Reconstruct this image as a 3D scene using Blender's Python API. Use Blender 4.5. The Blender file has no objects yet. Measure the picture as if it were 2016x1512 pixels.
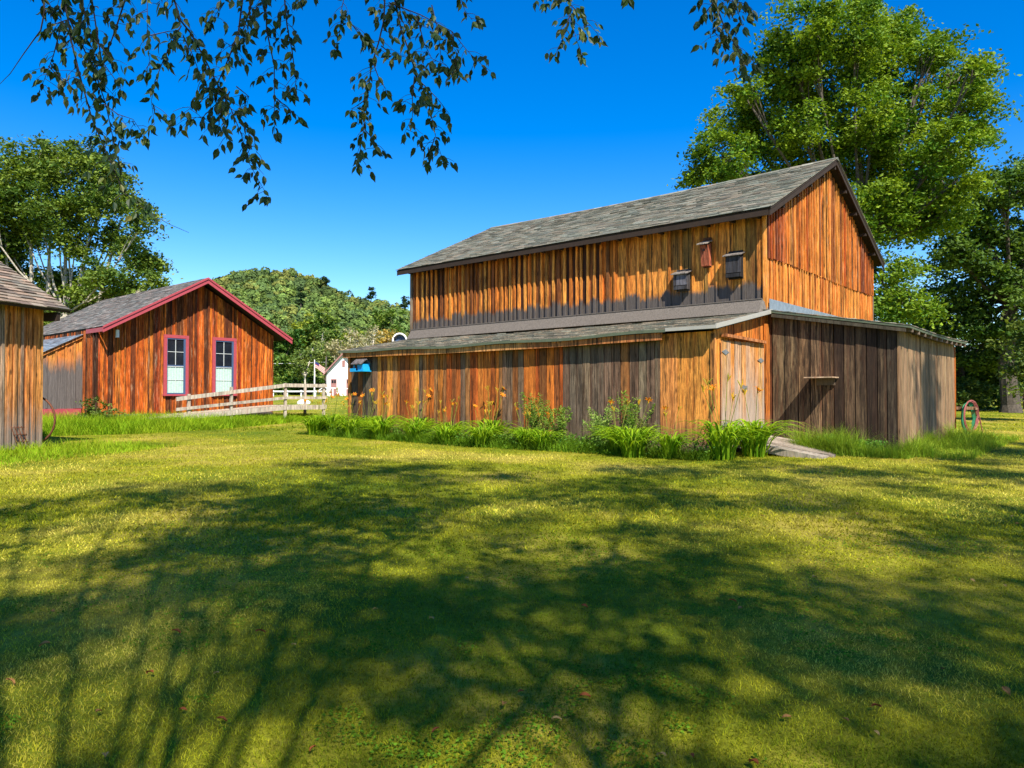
import bpy, math, random
import numpy as np
from mathutils import Vector, Matrix
random.seed(7); rng = np.random.default_rng(7)
R = math.radians
S = bpy.context.scene
COL = S.collection

# ------------------------------------------------------------------ camera, world, sun
F = 1456.0; CAMZ = 1.6; PITCH = math.atan(26/F)
cam = bpy.data.cameras.new('camera'); cam.lens = 26; cam.sensor_width = 36
cam.clip_start = .05; cam.clip_end = 4000
camo = bpy.data.objects.new('camera', cam); COL.objects.link(camo)
camo.location = (0, 0, CAMZ); camo.rotation_euler = (math.pi/2 + PITCH, 0, 0)
S.camera = camo
SUN_H = Vector((.310, -.951)); SUN_EL = 48.0          # towards the sun
sd = Vector((SUN_H.x*math.cos(R(SUN_EL)), SUN_H.y*math.cos(R(SUN_EL)), math.sin(R(SUN_EL))))
w = bpy.data.worlds.new('World'); S.world = w; w.use_nodes = True
wn = w.node_tree; wn.nodes.clear()
sky = wn.nodes.new('ShaderNodeTexSky'); sky.sky_type = 'NISHITA'; sky.sun_disc = False
sky.sun_elevation = R(SUN_EL); sky.sun_rotation = math.atan2(SUN_H.x, SUN_H.y)
sky.air_density = 1.0; sky.dust_density = .2; sky.ozone_density = 2.2
hs = wn.nodes.new('ShaderNodeHueSaturation'); hs.inputs['Saturation'].default_value = 1.55
hs.inputs['Hue'].default_value = .512
bg = wn.nodes.new('ShaderNodeBackground'); bg.inputs[1].default_value = .112
wo = wn.nodes.new('ShaderNodeOutputWorld')
wn.links.new(sky.outputs[0], hs.inputs['Color']); wn.links.new(hs.outputs[0], bg.inputs[0]); wn.links.new(bg.outputs[0], wo.inputs[0])
sl = bpy.data.lights.new('sun', 'SUN'); sl.energy = 5.0; sl.angle = R(.55); sl.color = (1, .93, .8)
slo = bpy.data.objects.new('sun', sl); COL.objects.link(slo)
slo.rotation_euler = sd.to_track_quat('Z', 'Y').to_euler(); slo.location = (0, 0, 40)
S.view_settings.view_transform = 'Standard'; S.view_settings.look = 'None'
S.view_settings.exposure = 1.0; S.view_settings.gamma = 1

# ------------------------------------------------------------------ helpers
def pt(px, py, Y):
    """world point seen at photo pixel (px,py) at depth Y"""
    v = (756-py)/F; u = (px-1008)/F
    k = Y/(math.cos(PITCH)-v*math.sin(PITCH))
    return Vector((u*k, Y, CAMZ+k*(math.sin(PITCH)+v*math.cos(PITCH))))
GY = [-60, 0, 6, 12, 20, 26, 40, 70, 110, 200, 700]
GZ = [-.4, 0, .25, .44, .53, .66, 1.02, 1.5, 1.88, 2.4, 3.0]
def gz(x, y):
    z = np.interp(y, GY, GZ)
    return z + .03*np.sin(x*.31+1.3)*np.sin(y*.23) + .012*np.sin(x*.9)*np.sin(y*.8+1)
def gzf(x, y): return float(gz(x, y))

def tag(o, label=None, cat=None, group=None, kind=None):
    if label: o['label'] = label
    if cat: o['category'] = cat
    if group: o['group'] = group
    if kind: o['kind'] = kind
    return o
def thing(name, label, cat, loc=(0, 0, 0), rz=0, group=None):
    o = bpy.data.objects.new(name, None); COL.objects.link(o)
    o.empty_display_size = .2
    o.location = loc; o.rotation_euler = (0, 0, rz)
    return tag(o, label, cat, group)
def link(name, me, mat, parent=None):
    o = bpy.data.objects.new(name, me); COL.objects.link(o)
    if mat is not None: me.materials.append(mat)
    if parent: o.parent = parent
    return o
def build(name, V, Q=None, T=None, mat=None, parent=None, tone=None, smooth=False):
    """numpy arrays -> mesh object. V (n,3), Q (m,4), T (k,3), tone (n,4)"""
    V = np.asarray(V, dtype=np.float32).reshape(-1, 3)
    Q = np.zeros((0, 4), np.int32) if Q is None else np.asarray(Q, np.int32).reshape(-1, 4)
    T = np.zeros((0, 3), np.int32) if T is None else np.asarray(T, np.int32).reshape(-1, 3)
    me = bpy.data.meshes.new(name)
    me.vertices.add(len(V)); me.vertices.foreach_set('co', V.ravel())
    me.loops.add(Q.size+T.size); me.loops.foreach_set('vertex_index', np.concatenate([Q.ravel(), T.ravel()]))
    me.polygons.add(len(Q)+len(T))
    st = np.concatenate([np.arange(len(Q))*4, Q.size+np.arange(len(T))*3]).astype(np.int32)
    me.polygons.foreach_set('loop_start', st)
    me.polygons.foreach_set('use_smooth', np.full(len(Q)+len(T), bool(smooth)))
    if tone is not None:
        a = me.attributes.new('tone', 'FLOAT_COLOR', 'POINT')
        a.data.foreach_set('color', np.asarray(tone, np.float32).ravel())
    me.update(calc_edges=True); me.validate()
    return link(name, me, mat, parent)
class MB:
    def __init__(s): s.v = []; s.q = []; s.t = []; s.c = []
    def add(s, V, Q=(), T=(), tone=(1, 1, 1)):
        b = len(s.v); s.v += [tuple(p) for p in V]
        s.q += [tuple(b+i for i in f) for f in Q]; s.t += [tuple(b+i for i in f) for f in T]
        c = tuple(tone)+((random.random(),) if len(tone) == 3 else ())
        s.c += [c]*len(V)
    def hexa(s, p, tone=(1, 1, 1)):
        """8 points: bottom 0-3, top 4-7 (ccw from above)"""
        s.add(p, [(0, 3, 2, 1), (4, 5, 6, 7), (0, 1, 5, 4), (1, 2, 6, 5), (2, 3, 7, 6), (3, 0, 4, 7)], (), tone)
    def box(s, x0, x1, y0, y1, z0, z1, tone=(1, 1, 1)):
        s.hexa([(x0, y0, z0), (x1, y0, z0), (x1, y1, z0), (x0, y1, z0), (x0, y0, z1), (x1, y0, z1), (x1, y1, z1), (x0, y1, z1)], tone)
    def obox(s, a, b, wv, hv, tone=(1, 1, 1)):
        """beam from a to b, half-width vector wv, half-height vector hv"""
        a = Vector(a); b = Vector(b); wv = Vector(wv); hv = Vector(hv)
        s.hexa([a-wv-hv, b-wv-hv, b+wv-hv, a+wv-hv, a-wv+hv, b-wv+hv, b+wv+hv, a+wv+hv], tone)
    def tube(s, pts, rad, n=6, tone=(1, 1, 1), cap=True):
        pts = [Vector(p) for p in pts]
        if not hasattr(rad, '__len__'): rad = [rad]*len(pts)
        V = []; Q = []; T = []
        ref = Vector((.31, .17, .93)).normalized()
        for i, p in enumerate(pts):
            d = (pts[min(i+1, len(pts)-1)]-pts[max(i-1, 0)]).normalized()
            if abs(d.dot(ref)) > .96: ref = Vector((1, .1, 0)).normalized()
            a = d.cross(ref).normalized(); b = d.cross(a)
            for k in range(n):
                t = 2*math.pi*k/n
                V.append(p+(a*math.cos(t)+b*math.sin(t))*rad[i])
        for i in range(len(pts)-1):
            for k in range(n):
                Q.append((i*n+k, i*n+(k+1) % n, (i+1)*n+(k+1) % n, (i+1)*n+k))
        if cap:
            m = len(V); V += [pts[0], pts[-1]]; L = (len(pts)-1)*n
            for k in range(n):
                T.append((m, (k+1) % n, k)); T.append((m+1, L+k, L+(k+1) % n))
        s.add(V, Q, T, tone)
    def build(s, name, mat, parent=None, smooth=False):
        return build(name, s.v, s.q, s.t, mat, parent, s.c, smooth)

# ---- materials
def new_mat(name):
    m = bpy.data.materials.new(name); m.use_nodes = True
    nt = m.node_tree; nt.nodes.clear()
    out = nt.nodes.new('ShaderNodeOutputMaterial')
    return m, nt, out
def N(nt, typ, **kw):
    n = nt.nodes.new(typ)
    for k, v in kw.items():
        if k.startswith('i_'):
            key = k[2:]; key = int(key) if key.isdigit() else key.replace('_', ' ')
            n.inputs[key].default_value = v
        else: setattr(n, k, v)
    return n
def ramp(nt, fac, stops):
    r = nt.nodes.new('ShaderNodeValToRGB'); nt.links.new(fac, r.inputs[0])
    e = r.color_ramp.elements
    while len(e) < len(stops): e.new(.5)
    for i, (p, c) in enumerate(stops):
        e[i].position = p; e[i].color = (c, c, c, 1) if not hasattr(c, '__len__') else (*c, 1)
    return r.outputs[0]
def math_(nt, op, a, b=None, c=None):
    n = nt.nodes.new('ShaderNodeMath'); n.operation = op
    for i, v in enumerate((a, b, c)):
        if v is None: continue
        if isinstance(v, (int, float)): n.inputs[i].default_value = v
        else: nt.links.new(v, n.inputs[i])
    return n.outputs[0]
def mixc(nt, fac, a, b, mode='MIX'):
    n = nt.nodes.new('ShaderNodeMix'); n.data_type = 'RGBA'; n.blend_type = mode
    for i, v in ((0, fac), (6, a), (7, b)):
        if isinstance(v, (int, float)): n.inputs[i].default_value = v
        elif isinstance(v, tuple): n.inputs[i].default_value = (*v, 1)
        else: nt.links.new(v, n.inputs[i])
    return n.outputs[2]
def plain(name, col, rough=.7, metal=0, var=.25, scale=6, bump=0.0, spec=.3):
    m, nt, out = new_mat(name)
    tc = N(nt, 'ShaderNodeTexCoord')
    ns = N(nt, 'ShaderNodeTexNoise', i_Scale=scale, i_Detail=6.0, i_Roughness=.65); nt.links.new(tc.outputs['Object'], ns.inputs[0])
    f = ramp(nt, ns.outputs[0], [(.3, 1-var), (.7, 1+var*.4)])
    c = mixc(nt, 1.0, tuple(col), f, 'MULTIPLY')
    p = N(nt, 'ShaderNodeBsdfPrincipled', i_Roughness=rough, i_Metallic=metal)
    p.inputs['Specular IOR Level'].default_value = spec
    nt.links.new(c, p.inputs['Base Color'])
    if bump:
        b = N(nt, 'ShaderNodeBump', i_Strength=bump, i_Distance=.02); nt.links.new(ns.outputs[0], b.inputs['Height']); nt.links.new(b.outputs[0], p.inputs['Normal'])
    nt.links.new(p.outputs[0], out.inputs[0]); return m
def wood(name, grey=(.15, .13, .11), z0=-9, zw=.3, amp=.5, stain=.5, grain=(.35, 1.25), dark=(.03, .012, .006), bleach=0.0, streak=.85, stain_pos=.52):
    """plank material: per-plank colour in 'tone', grain and knots along z, weathered grey below local height z0"""
    m, nt, out = new_mat(name)
    tc = N(nt, 'ShaderNodeTexCoord'); at = N(nt, 'ShaderNodeAttribute', attribute_name='tone')
    off = N(nt, 'ShaderNodeCombineXYZ')
    k = math_(nt, 'MULTIPLY', at.outputs['Alpha'], 37.0)
    for i in range(3): nt.links.new(k, off.inputs[i])
    ad = N(nt, 'ShaderNodeVectorMath', operation='ADD'); nt.links.new(tc.outputs['Object'], ad.inputs[0]); nt.links.new(off.outputs[0], ad.inputs[1])
    # warp for wavy grain
    wz = N(nt, 'ShaderNodeTexNoise', i_Scale=2.2, i_Detail=2.0); nt.links.new(ad.outputs[0], wz.inputs[0])
    wsc = N(nt, 'ShaderNodeVectorMath', operation='SCALE'); nt.links.new(wz.outputs['Color'], wsc.inputs[0]); wsc.inputs['Scale'].default_value = .06
    wad = N(nt, 'ShaderNodeVectorMath', operation='ADD'); nt.links.new(ad.outputs[0], wad.inputs[0]); nt.links.new(wsc.outputs[0], wad.inputs[1])
    def mapped(sx, sz, src=wad.outputs[0]):
        mp = N(nt, 'ShaderNodeVectorMath', operation='MULTIPLY'); nt.links.new(src, mp.inputs[0]); mp.inputs[1].default_value = (sx, sx, sz); return mp.outputs[0]
    g = N(nt, 'ShaderNodeTexNoise', i_Scale=1.0, i_Detail=9.0, i_Roughness=.78); nt.links.new(mapped(38, 1.8), g.inputs[0])
    g2 = N(nt, 'ShaderNodeTexNoise', i_Scale=1.0, i_Detail=8.0, i_Roughness=.72); nt.links.new(mapped(11, 1.6), g2.inputs[0])
    st = N(nt, 'ShaderNodeTexNoise', i_Scale=1.0, i_Detail=8.0, i_Roughness=.7); nt.links.new(mapped(9, .55), st.inputs[0])
    kn = N(nt, 'ShaderNodeTexVoronoi', i_Scale=1.0); nt.links.new(mapped(4.5, 1.7), kn.inputs[0])
    gf = ramp(nt, g.outputs[0], [(.32, grain[0]), (.6, grain[1])])
    c = mixc(nt, 1.0, at.outputs['Color'], gf, 'MULTIPLY')
    gf2 = ramp(nt, g2.outputs[0], [(.38, .55), (.58, 1.2)])
    c = mixc(nt, 1.0, c, gf2, 'MULTIPLY')
    sf = ramp(nt, st.outputs[0], [(stain_pos-.1, stain), (stain_pos, 0.0)])
    sg = ramp(nt, g.outputs[0], [(.35, 1.0), (.6, .45)])
    sf = math_(nt, 'MULTIPLY', sf, sg)
    c = mixc(nt, sf, c, dark)
    bs = N(nt, 'ShaderNodeTexNoise', i_Scale=1.0, i_Detail=6.0, i_Roughness=.65); nt.links.new(mapped(17, .3), bs.inputs[0])
    bf = ramp(nt, bs.outputs[0], [(.36, streak), (.47, 0.0)])
    c = mixc(nt, bf, c, (.014, .008, .005))
    rd = ramp(nt, bs.outputs[0], [(.5, 0.0), (.72, .55)])
    c = mixc(nt, rd, c, mixc(nt, 1.0, at.outputs['Color'], (.8, .45, .4), 'MULTIPLY'))
    kf = ramp(nt, kn.outputs['Distance'], [(.06, 1.0), (.14, 0.0)])
    c = mixc(nt, math_(nt, 'MULTIPLY', kf, .75), c, (.035, .014, .006))
    if bleach:
        bl = ramp(nt, g2.outputs[0], [(.55, 0.0), (.72, bleach)])
        c = mixc(nt, bl, c, (.62, .45, .28))
    if z0 > -5:
        sx = N(nt, 'ShaderNodeSeparateXYZ'); nt.links.new(tc.outputs['Object'], sx.inputs[0])
        a = math_(nt, 'SUBTRACT', z0, sx.outputs[2])
        n3 = math_(nt, 'MULTIPLY', math_(nt, 'SUBTRACT', g2.outputs[0], .5), amp*2)
        n4 = math_(nt, 'MULTIPLY', math_(nt, 'SUBTRACT', at.outputs['Alpha'], .5), amp*.7)
        a = math_(nt, 'ADD', math_(nt, 'ADD', a, n3), n4)
        mr = N(nt, 'ShaderNodeMapRange', i_1=-zw*.5, i_2=zw*.5); nt.links.new(a, mr.inputs[0])
        gc = mixc(nt, 1.0, tuple(grey), ramp(nt, g.outputs[0], [(.3, .45), (.65, 1.35)]), 'MULTIPLY')
        c = mixc(nt, mr.outputs[0], c, gc)
    p = N(nt, 'ShaderNodeBsdfPrincipled', i_Roughness=.8); p.inputs['Specular IOR Level'].default_value = .2
    nt.links.new(c, p.inputs['Base Color'])
    b = N(nt, 'ShaderNodeBump', i_Strength=.35, i_Distance=.004); nt.links.new(g.outputs[0], b.inputs['Height']); nt.links.new(b.outputs[0], p.inputs['Normal'])
    nt.links.new(p.outputs[0], out.inputs[0]); return m
def toned(name, rough=.8, transl=0.0, var=.3, scale=40, spec=.2, bump=0):
    m, nt, out = new_mat(name)
    tc = N(nt, 'ShaderNodeTexCoord'); at = N(nt, 'ShaderNodeAttribute', attribute_name='tone')
    ns = N(nt, 'ShaderNodeTexNoise', i_Scale=scale, i_Detail=4.0); nt.links.new(tc.outputs['Object'], ns.inputs[0])
    f = ramp(nt, ns.outputs[0], [(.3, 1-var), (.7, 1+var*.5)])
    c = mixc(nt, 1.0, at.outputs['Color'], f, 'MULTIPLY')
    p = N(nt, 'ShaderNodeBsdfPrincipled', i_Roughness=rough); p.inputs['Specular IOR Level'].default_value = spec
    nt.links.new(c, p.inputs['Base Color'])
    if bump:
        b = N(nt, 'ShaderNodeBump', i_Strength=bump, i_Distance=.01); nt.links.new(ns.outputs[0], b.inputs['Height']); nt.links.new(b.outputs[0], p.inputs['Normal'])
    sh = p.outputs[0]
    if transl:
        t = N(nt, 'ShaderNodeBsdfTranslucent'); tcx = mixc(nt, 1.0, c, (1.5, 1.45, .6), 'MULTIPLY'); nt.links.new(tcx, t.inputs[0])
        mx = N(nt, 'ShaderNodeMixShader', i_0=transl); nt.links.new(sh, mx.inputs[1]); nt.links.new(t.outputs[0], mx.inputs[2]); sh = mx.outputs[0]
    nt.links.new(sh, out.inputs[0]); return m

M = {}
M['wood_up'] = wood('weathered_siding', grey=(.085, .072, .065), z0=3.64, zw=.12, amp=.26, stain=.85, stain_pos=.48, grain=(.15, 1.35))
M['wood_gable'] = wood('gable_siding', stain=.8, stain_pos=.47, grain=(.3, 1.3), bleach=.35)
M['wood_low'] = wood('lean_to_siding', grey=(.12, .085, .06), z0=.35, zw=.6, amp=.4, stain=.85, stain_pos=.48, grain=(.15, 1.35))
M['wood_dark'] = wood('dark_siding', stain=.97, stain_pos=.6, dark=(.018, .01, .007), grain=(.3, 1.3))
M['wood_tan'] = wood('tan_siding', streak=.4, stain=.25, stain_pos=.4, grain=(.6, 1.12))
M['wood_door'] = wood('door_planks', streak=.6, grey=(.34, .26, .2), z0=1.25, zw=1.3, amp=1.3, stain=.7, stain_pos=.46, bleach=.3)
M['wood_red'] = wood('red_brown_siding', stain=.92, stain_pos=.51, grain=(.15, 1.4), bleach=.35, dark=(.035, .01, .006))
M['wood_left'] = wood('old_siding', grey=(.2, .16, .13), z0=.9, zw=.9, amp=1.1, stain=.75, stain_pos=.46, bleach=.25)
M['wood_grey'] = wood('grey_planks', grey=(.125, .108, .092), z0=9, zw=.3, amp=.2, stain=.2)
M['wood_annex'] = wood('annex_planks', grey=(.11, .095, .09), z0=2.1, zw=.5, amp=.5, stain=.3)
M['wood_pale'] = wood('pale_lumber', streak=.2, stain=.2, stain_pos=.4, grain=(.65, 1.1), dark=(.2, .16, .11))
M['shingle'] = toned('asphalt_shingles', rough=.9, var=.35, scale=30, bump=.4)
M['soffit_wood'] = plain('dark_soffit_wood', (.03, .018, .012), .85, bump=.2)  # one near-black brown for the soffit boards
M['red_trim'] = plain('dusty_red_paint', (.36, .06, .075), .5, var=.15, scale=9)
M['blue_sash'] = plain('slate_blue_paint', (.055, .09, .17), .5, var=.15)
M['white'] = plain('white_paint', (.78, .78, .76), .5, var=.08)
M['muntin'] = plain('pale_glazing_bars', (.5, .53, .52), .5, var=.1)
M['metal'] = plain('galvanised_metal', (.34, .36, .37), .35, .6, .3, 9)
M['white_metal'] = plain('white_drip_edge', (.38, .36, .31), .4, .1, .1)
M['green_edge'] = plain('olive_roof_edge', (.1, .12, .075), .6)
M['rust'] = plain('rusty_iron', (.16, .06, .03), .8, .3, .4, 30)
M['blue'] = plain('bright_blue_paint', (.01, .3, .62), .5, var=.25, scale=20)
M['hose_g'] = plain('green_hose_rubber', (.02, .18, .08), .5, var=.1)
M['hose_r'] = plain('red_hose_rubber', (.26, .07, .06), .5, var=.1)
M['hole_k'] = plain('black_hole_fill', (.02, .02, .02), .4)
M['stone'] = plain('weathered_plank_stone', (.32, .27, .22), .85, var=.5, scale=5, bump=.5)
M['curtain'] = plain('pale_green_curtain', (.4, .56, .48), .8, var=.2, scale=14)
M['bark'] = toned('tree_bark', var=.5, scale=12, bump=.6)
M['leaf'] = toned('tree_leaves', rough=.6, transl=.3, var=.25, scale=1.5)
M['leaf_near'] = toned('branch_leaves', rough=.5, transl=.16, var=.3, scale=60, spec=.3)
M['forest'] = toned('hill_forest_leaves', rough=.8, transl=.12, var=.35, scale=.08)
M['grass'] = toned('grass_blades', rough=.9, transl=.38, var=.35, scale=1.2, spec=.02)
M['dryleaf'] = toned('dry_leaf', rough=.9, transl=.1, var=.2, spec=.03)
M['petal'] = toned('lily_petals', rough=.6, transl=.35, var=.15)
M['clap'] = plain('white_clapboard', (.74, .76, .78), .6, var=.08, scale=2)
M['mauve'] = plain('mauve_paint', (.3, .14, .13), .6)
M['brown_roof'] = plain('brown_shingles', (.25, .18, .14), .9, var=.3, scale=3)
M['flag'] = toned('flag_cloth', rough=.8, transl=.2, var=.1)
def glass_mat():
    m, nt, out = new_mat('dark_window_glass')
    tc = N(nt, 'ShaderNodeTexCoord'); ns = N(nt, 'ShaderNodeTexNoise', i_Scale=5.0, i_Detail=3.0); nt.links.new(tc.outputs['Object'], ns.inputs[0])
    c = mixc(nt, ns.outputs[0], (.004, .005, .007), (.02, .025, .035))
    p = N(nt, 'ShaderNodeBsdfPrincipled', i_Roughness=.08); nt.links.new(c, p.inputs['Base Color'])
    p.inputs['Specular IOR Level'].default_value = .3
    b = N(nt, 'ShaderNodeBump', i_Strength=.06, i_Distance=.02); nt.links.new(ns.outputs[0], b.inputs['Height']); nt.links.new(b.outputs[0], p.inputs['Normal'])
    nt.links.new(p.outputs[0], out.inputs[0]); return m
M['glass'] = glass_mat()
def ground_mat():
    m, nt, out = new_mat('mown_lawn')
    tc = N(nt, 'ShaderNodeTexCoord'); o = tc.outputs['Object']
    def ns(s, d=6.0, r=.6):
        n = N(nt, 'ShaderNodeTexNoise', i_Scale=s, i_Detail=d, i_Roughness=r); nt.links.new(o, n.inputs[0]); return n.outputs[0]
    c = ramp(nt, ns(.45), [(.36, (.11, .16, .008)), (.5, (.23, .24, .014)), (.64, (.38, .31, .05))])
    f = ramp(nt, ns(35, 8, .75), [(.3, .6), (.7, 1.3)])
    c = mixc(nt, 1.0, c, f, 'MULTIPLY')
    f2 = ramp(nt, ns(7, 5), [(.3, .75), (.7, 1.15)])
    c = mixc(nt, 1.0, c, f2, 'MULTIPLY')
    p = N(nt, 'ShaderNodeBsdfPrincipled', i_Roughness=.9); p.inputs['Specular IOR Level'].default_value = .1
    nt.links.new(c, p.inputs['Base Color'])
    b = N(nt, 'ShaderNodeBump', i_Strength=.8, i_Distance=.04); nt.links.new(ns(45, 6, .7), b.inputs['Height']); nt.links.new(b.outputs[0], p.inputs['Normal'])
    nt.links.new(p.outputs[0], out.inputs[0]); return m
M['ground'] = ground_mat()

# ------------------------------------------------------------------ ground
def grid(xs, ys, zf):
    X, Y = np.meshgrid(xs, ys); Z = zf(X, Y)
    V = np.stack([X, Y, Z], -1).reshape(-1, 3)
    nx = len(xs); i = np.arange((len(ys)-1)*(nx-1)); r = i//(nx-1); c = i % (nx-1); a = r*nx+c
    return V, np.stack([a, a+1, a+nx+1, a+nx], -1)
xs = np.concatenate([[-900, -500, -260, -140, -80], np.arange(-50, 51, .8), [80, 140, 260, 500, 900]])
ys = np.concatenate([[-200, -90, -50, -25], np.arange(-12, 60, .6), [66, 75, 85, 97, 110, 130, 160, 200, 300, 500, 900, 1500]])
V, Q = grid(xs, ys, gz)
tag(build('ground', V, Q, None, M['ground'], smooth=True), kind='structure')

# lawn tone field shared by ground noise look and blades
def vnoise(x, y, s, seed):
    r = np.random.default_rng(seed); G = r.random((64, 64))
    u = x*s; v = y*s; i = np.floor(u).astype(int); j = np.floor(v).astype(int); fu = u-i; fv = v-j
    fu = fu*fu*(3-2*fu); fv = fv*fv*(3-2*fv)
    g = lambda a, b: G[a % 64, b % 64]
    return (g(i, j)*(1-fu)+g(i+1, j)*fu)*(1-fv)+(g(i, j+1)*(1-fu)+g(i+1, j+1)*fu)*fv
def blades(base, h, w, bend, tone, K=2, tilt=.25):
    """ribbons: base (n,3) h,w,bend (n,), tone (n,3)"""
    n = len(base); az = rng.random(n)*2*np.pi; az2 = rng.random(n)*2*np.pi
    dr = np.stack([np.cos(az), np.sin(az), np.zeros(n)], -1)
    sd_ = np.stack([-np.sin(az), np.cos(az), np.zeros(n)], -1)
    tl = np.stack([np.cos(az2), np.sin(az2), np.zeros(n)], -1)*(rng.random(n)*tilt)[:, None]
    P = []
    for k in range(K+1):
        t = k/K
        c = base+(dr*(bend*t*t)[:, None]+tl*t+np.array([0, 0, 1.])*(t-.35*bend*t*t)[:, None])*h[:, None]
        ww = (w*(1-t)**.8)[:, None]*.5 if k < K else w[:, None]*.04
        P += [c-sd_*ww, c+sd_*ww]
    m = 2*(K+1); V = np.stack(P, 1).reshape(-1, 3)
    b = (np.arange(n)*m)[:, None]
    Q = np.concatenate([b+np.array([2*k, 2*k+1, 2*k+3, 2*k+2]) for k in range(K)], 0)
    C = np.repeat(np.concatenate([tone, rng.random((n, 1))], 1), m, 0)
    return V, Q, C
def lawn_tone(x, y, n):
    f = vnoise(x+50, y+50, .5, 3)*.5+vnoise(x+50, y+50, 1.4, 4)*.3+vnoise(x+50, y+50, .17, 5)*.35-.05
    f = np.clip((f-.25)/.55+rng.normal(0, .12, n), 0, 1)[:, None]
    g = np.array([.17, .235, .012]); ymid = np.array([.46, .44, .025]); dry = np.array([.68, .58, .12])
    c = np.where(f < .5, g+(ymid-g)*f*2, ymid+(dry-ymid)*(f*2-1))
    return np.clip(c*rng.uniform(.3, 1.3, (n, 1)), 0, .85)
def frustum_pts(n, y0, y1, mrg=.08):
    y = y0*(y1/y0)**rng.random(n); k = .6923+mrg
    x = (rng.random(n)*2-1)*k*y; return x, y
LV = []; LQ = []; LC = []; off = 0
for (n, y0, y1, h, ww) in ((270000, 2.3, 9, .022, .0042), (210000, 4.5, 24, .036, .013), (30000, 22, 60, .05, .045)):
    x, y = frustum_pts(n, y0, y1)
    b = np.stack([x, y, gz(x, y)-.004], -1)
    hh = h*rng.uniform(.5, 1.5, n)*(np.clip((y1-y)/3.5, .12, 1) if y0 < 3 else (np.clip((y-4.4)/3.5, .1, 1) if y0 < 10 else 1))
    v, q, c = blades(b, hh, ww*rng.uniform(.6, 1.3, n), rng.uniform(.2, 1.1, n), lawn_tone(x, y, n), 2, .8)
    LV.append(v); LQ.append(q+off); LC.append(c); off += len(v)
tag(build('lawn_grass', np.concatenate(LV), np.concatenate(LQ), None, M['grass'], tone=np.concatenate(LC)), 'short mown lawn grass, green with dry straw coloured patches', 'grass', kind='stuff')

# clover patches
n = 60000; x, y = frustum_pts(n, 2.3, 11); k = (vnoise(x+70, y+20, 1.6, 51)*.6+vnoise(x+11, y+7, 4.0, 52)*.4) > .57; x = x[k]; y = y[k]; n = len(x)
cl_pts = np.stack([x, y, gz(x, y)+rng.uniform(.008, .026, n)], -1); sz = rng.uniform(.005, .011, n)
nr = rng.normal(0, .35, (n, 3)); nr[:, 2] = 1; nr /= np.linalg.norm(nr, axis=1)[:, None]; a = np.cross(nr, rng.normal(0, 1, (n, 3))); a /= np.linalg.norm(a, axis=1)[:, None]; b = np.cross(nr, a); z_ = sz[:, None]
V = np.stack([cl_pts-a*z_, cl_pts+b*z_*.8, cl_pts+a*z_, cl_pts-b*z_*.8], 1).reshape(-1, 3); C = np.repeat(np.concatenate([np.array([.11, .22, .015])*rng.uniform(.5, 1.5, (n, 1)), np.ones((n, 1))], 1), 4, 0)
tag(build('clover', V, (np.arange(n)*4)[:, None]+np.arange(4), None, M['grass'], tone=C), 'patches of small round clover leaves in the lawn', 'clover', kind='stuff')

# ------------------------------------------------------------------ planks and shingles
def jit(c, a=.15, hue=.08):
    k = random.uniform(1-a, 1+a); r = random.uniform(-hue, hue)
    return (max(c[0]*k*(1+r), .002), max(c[1]*k*(1-r*.5), .002), max(c[2]*k*(1-r), .001))
def pick(pal):
    t = random.random()*sum(p[0] for p in pal)
    for wgt, c in pal:
        t -= wgt
        if t <= 0: return jit(c)
    return jit(pal[-1][1])
def planks(mb, o, u, n, L, zb, zt, pal, wmin=.16, wmax=.26, gap=.006, th=.022, batten=None, bpal=None, uneven=.02, s_start=0):
    """vertical planks on a wall starting at o (x,y), running along unit u, outward normal n; zb/zt functions of s"""
    u = Vector(u); n = Vector(n); o = Vector(o)
    def prism(s0, s1, d0, d1, tone, db=0):
        P = []
        for z_of in (zb, zt):
            for s, d in ((s0, d0), (s0, d1), (s1, d1), (s1, d0)):
                p = o+u*s+n*d; z = z_of(s)+(db if z_of is zb else 0)
                P.append((p.x, p.y, z))
        if u.cross(n) > 0: P = [P[0], P[3], P[2], P[1], P[4], P[7], P[6], P[5]]
        mb.hexa([P[0], P[1], P[2], P[3], P[4], P[5], P[6], P[7]], tone)
    for q in range(8):  # added dark backing slabs, block light through the plank gaps
        a_, b_ = .03+(L-.06)*q/8, .03+(L-.06)*(q+1)/8; P = []
        for z_of, dz in ((zb, 0), (zt, -.06)):
            for s, d in ((a_, -.03), (a_, -.008), (b_, -.008), (b_, -.03)):
                p = o+u*s+n*d; P.append((p.x, p.y, z_of(s)+dz))
        if u.cross(n) > 0: P = [P[0], P[3], P[2], P[1], P[4], P[7], P[6], P[5]]
        mb.hexa(P, (.03, .02, .015))
    s = s_start; edges = []
    while s < L-.03:
        w_ = random.uniform(wmin, wmax); e = min(s+w_, L)
        if L-e < .07: e = L
        prism(s+gap/2, e-gap/2, 0, th+random.uniform(-.006, .01), pick(pal(s) if callable(pal) else pal), random.uniform(-uneven, uneven))
        edges.append(e); s = e
    if batten:
        for e in edges[:-1]:
            if random.random() < batten[2]:
                hw = batten[0]/2*random.uniform(.8, 1.25); c = e+random.uniform(-.012, .012)
                prism(c-hw, c+hw, th+.008, th+.008+batten[1]*random.uniform(.8, 1.2), pick((bpal or pal)(c) if callable(bpal or pal) else (bpal or pal)), random.uniform(-uneven, uneven))
        for q in (0, L-batten[0]*.8): prism(q, q+batten[0]*.8, th+.008, th+.008+batten[1], pick((bpal or pal)(q) if callable(bpal or pal) else (bpal or pal)))
def cst(v): return lambda s: v
def lin(a, b, L): return lambda s: a+(b-a)*s/L
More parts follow.
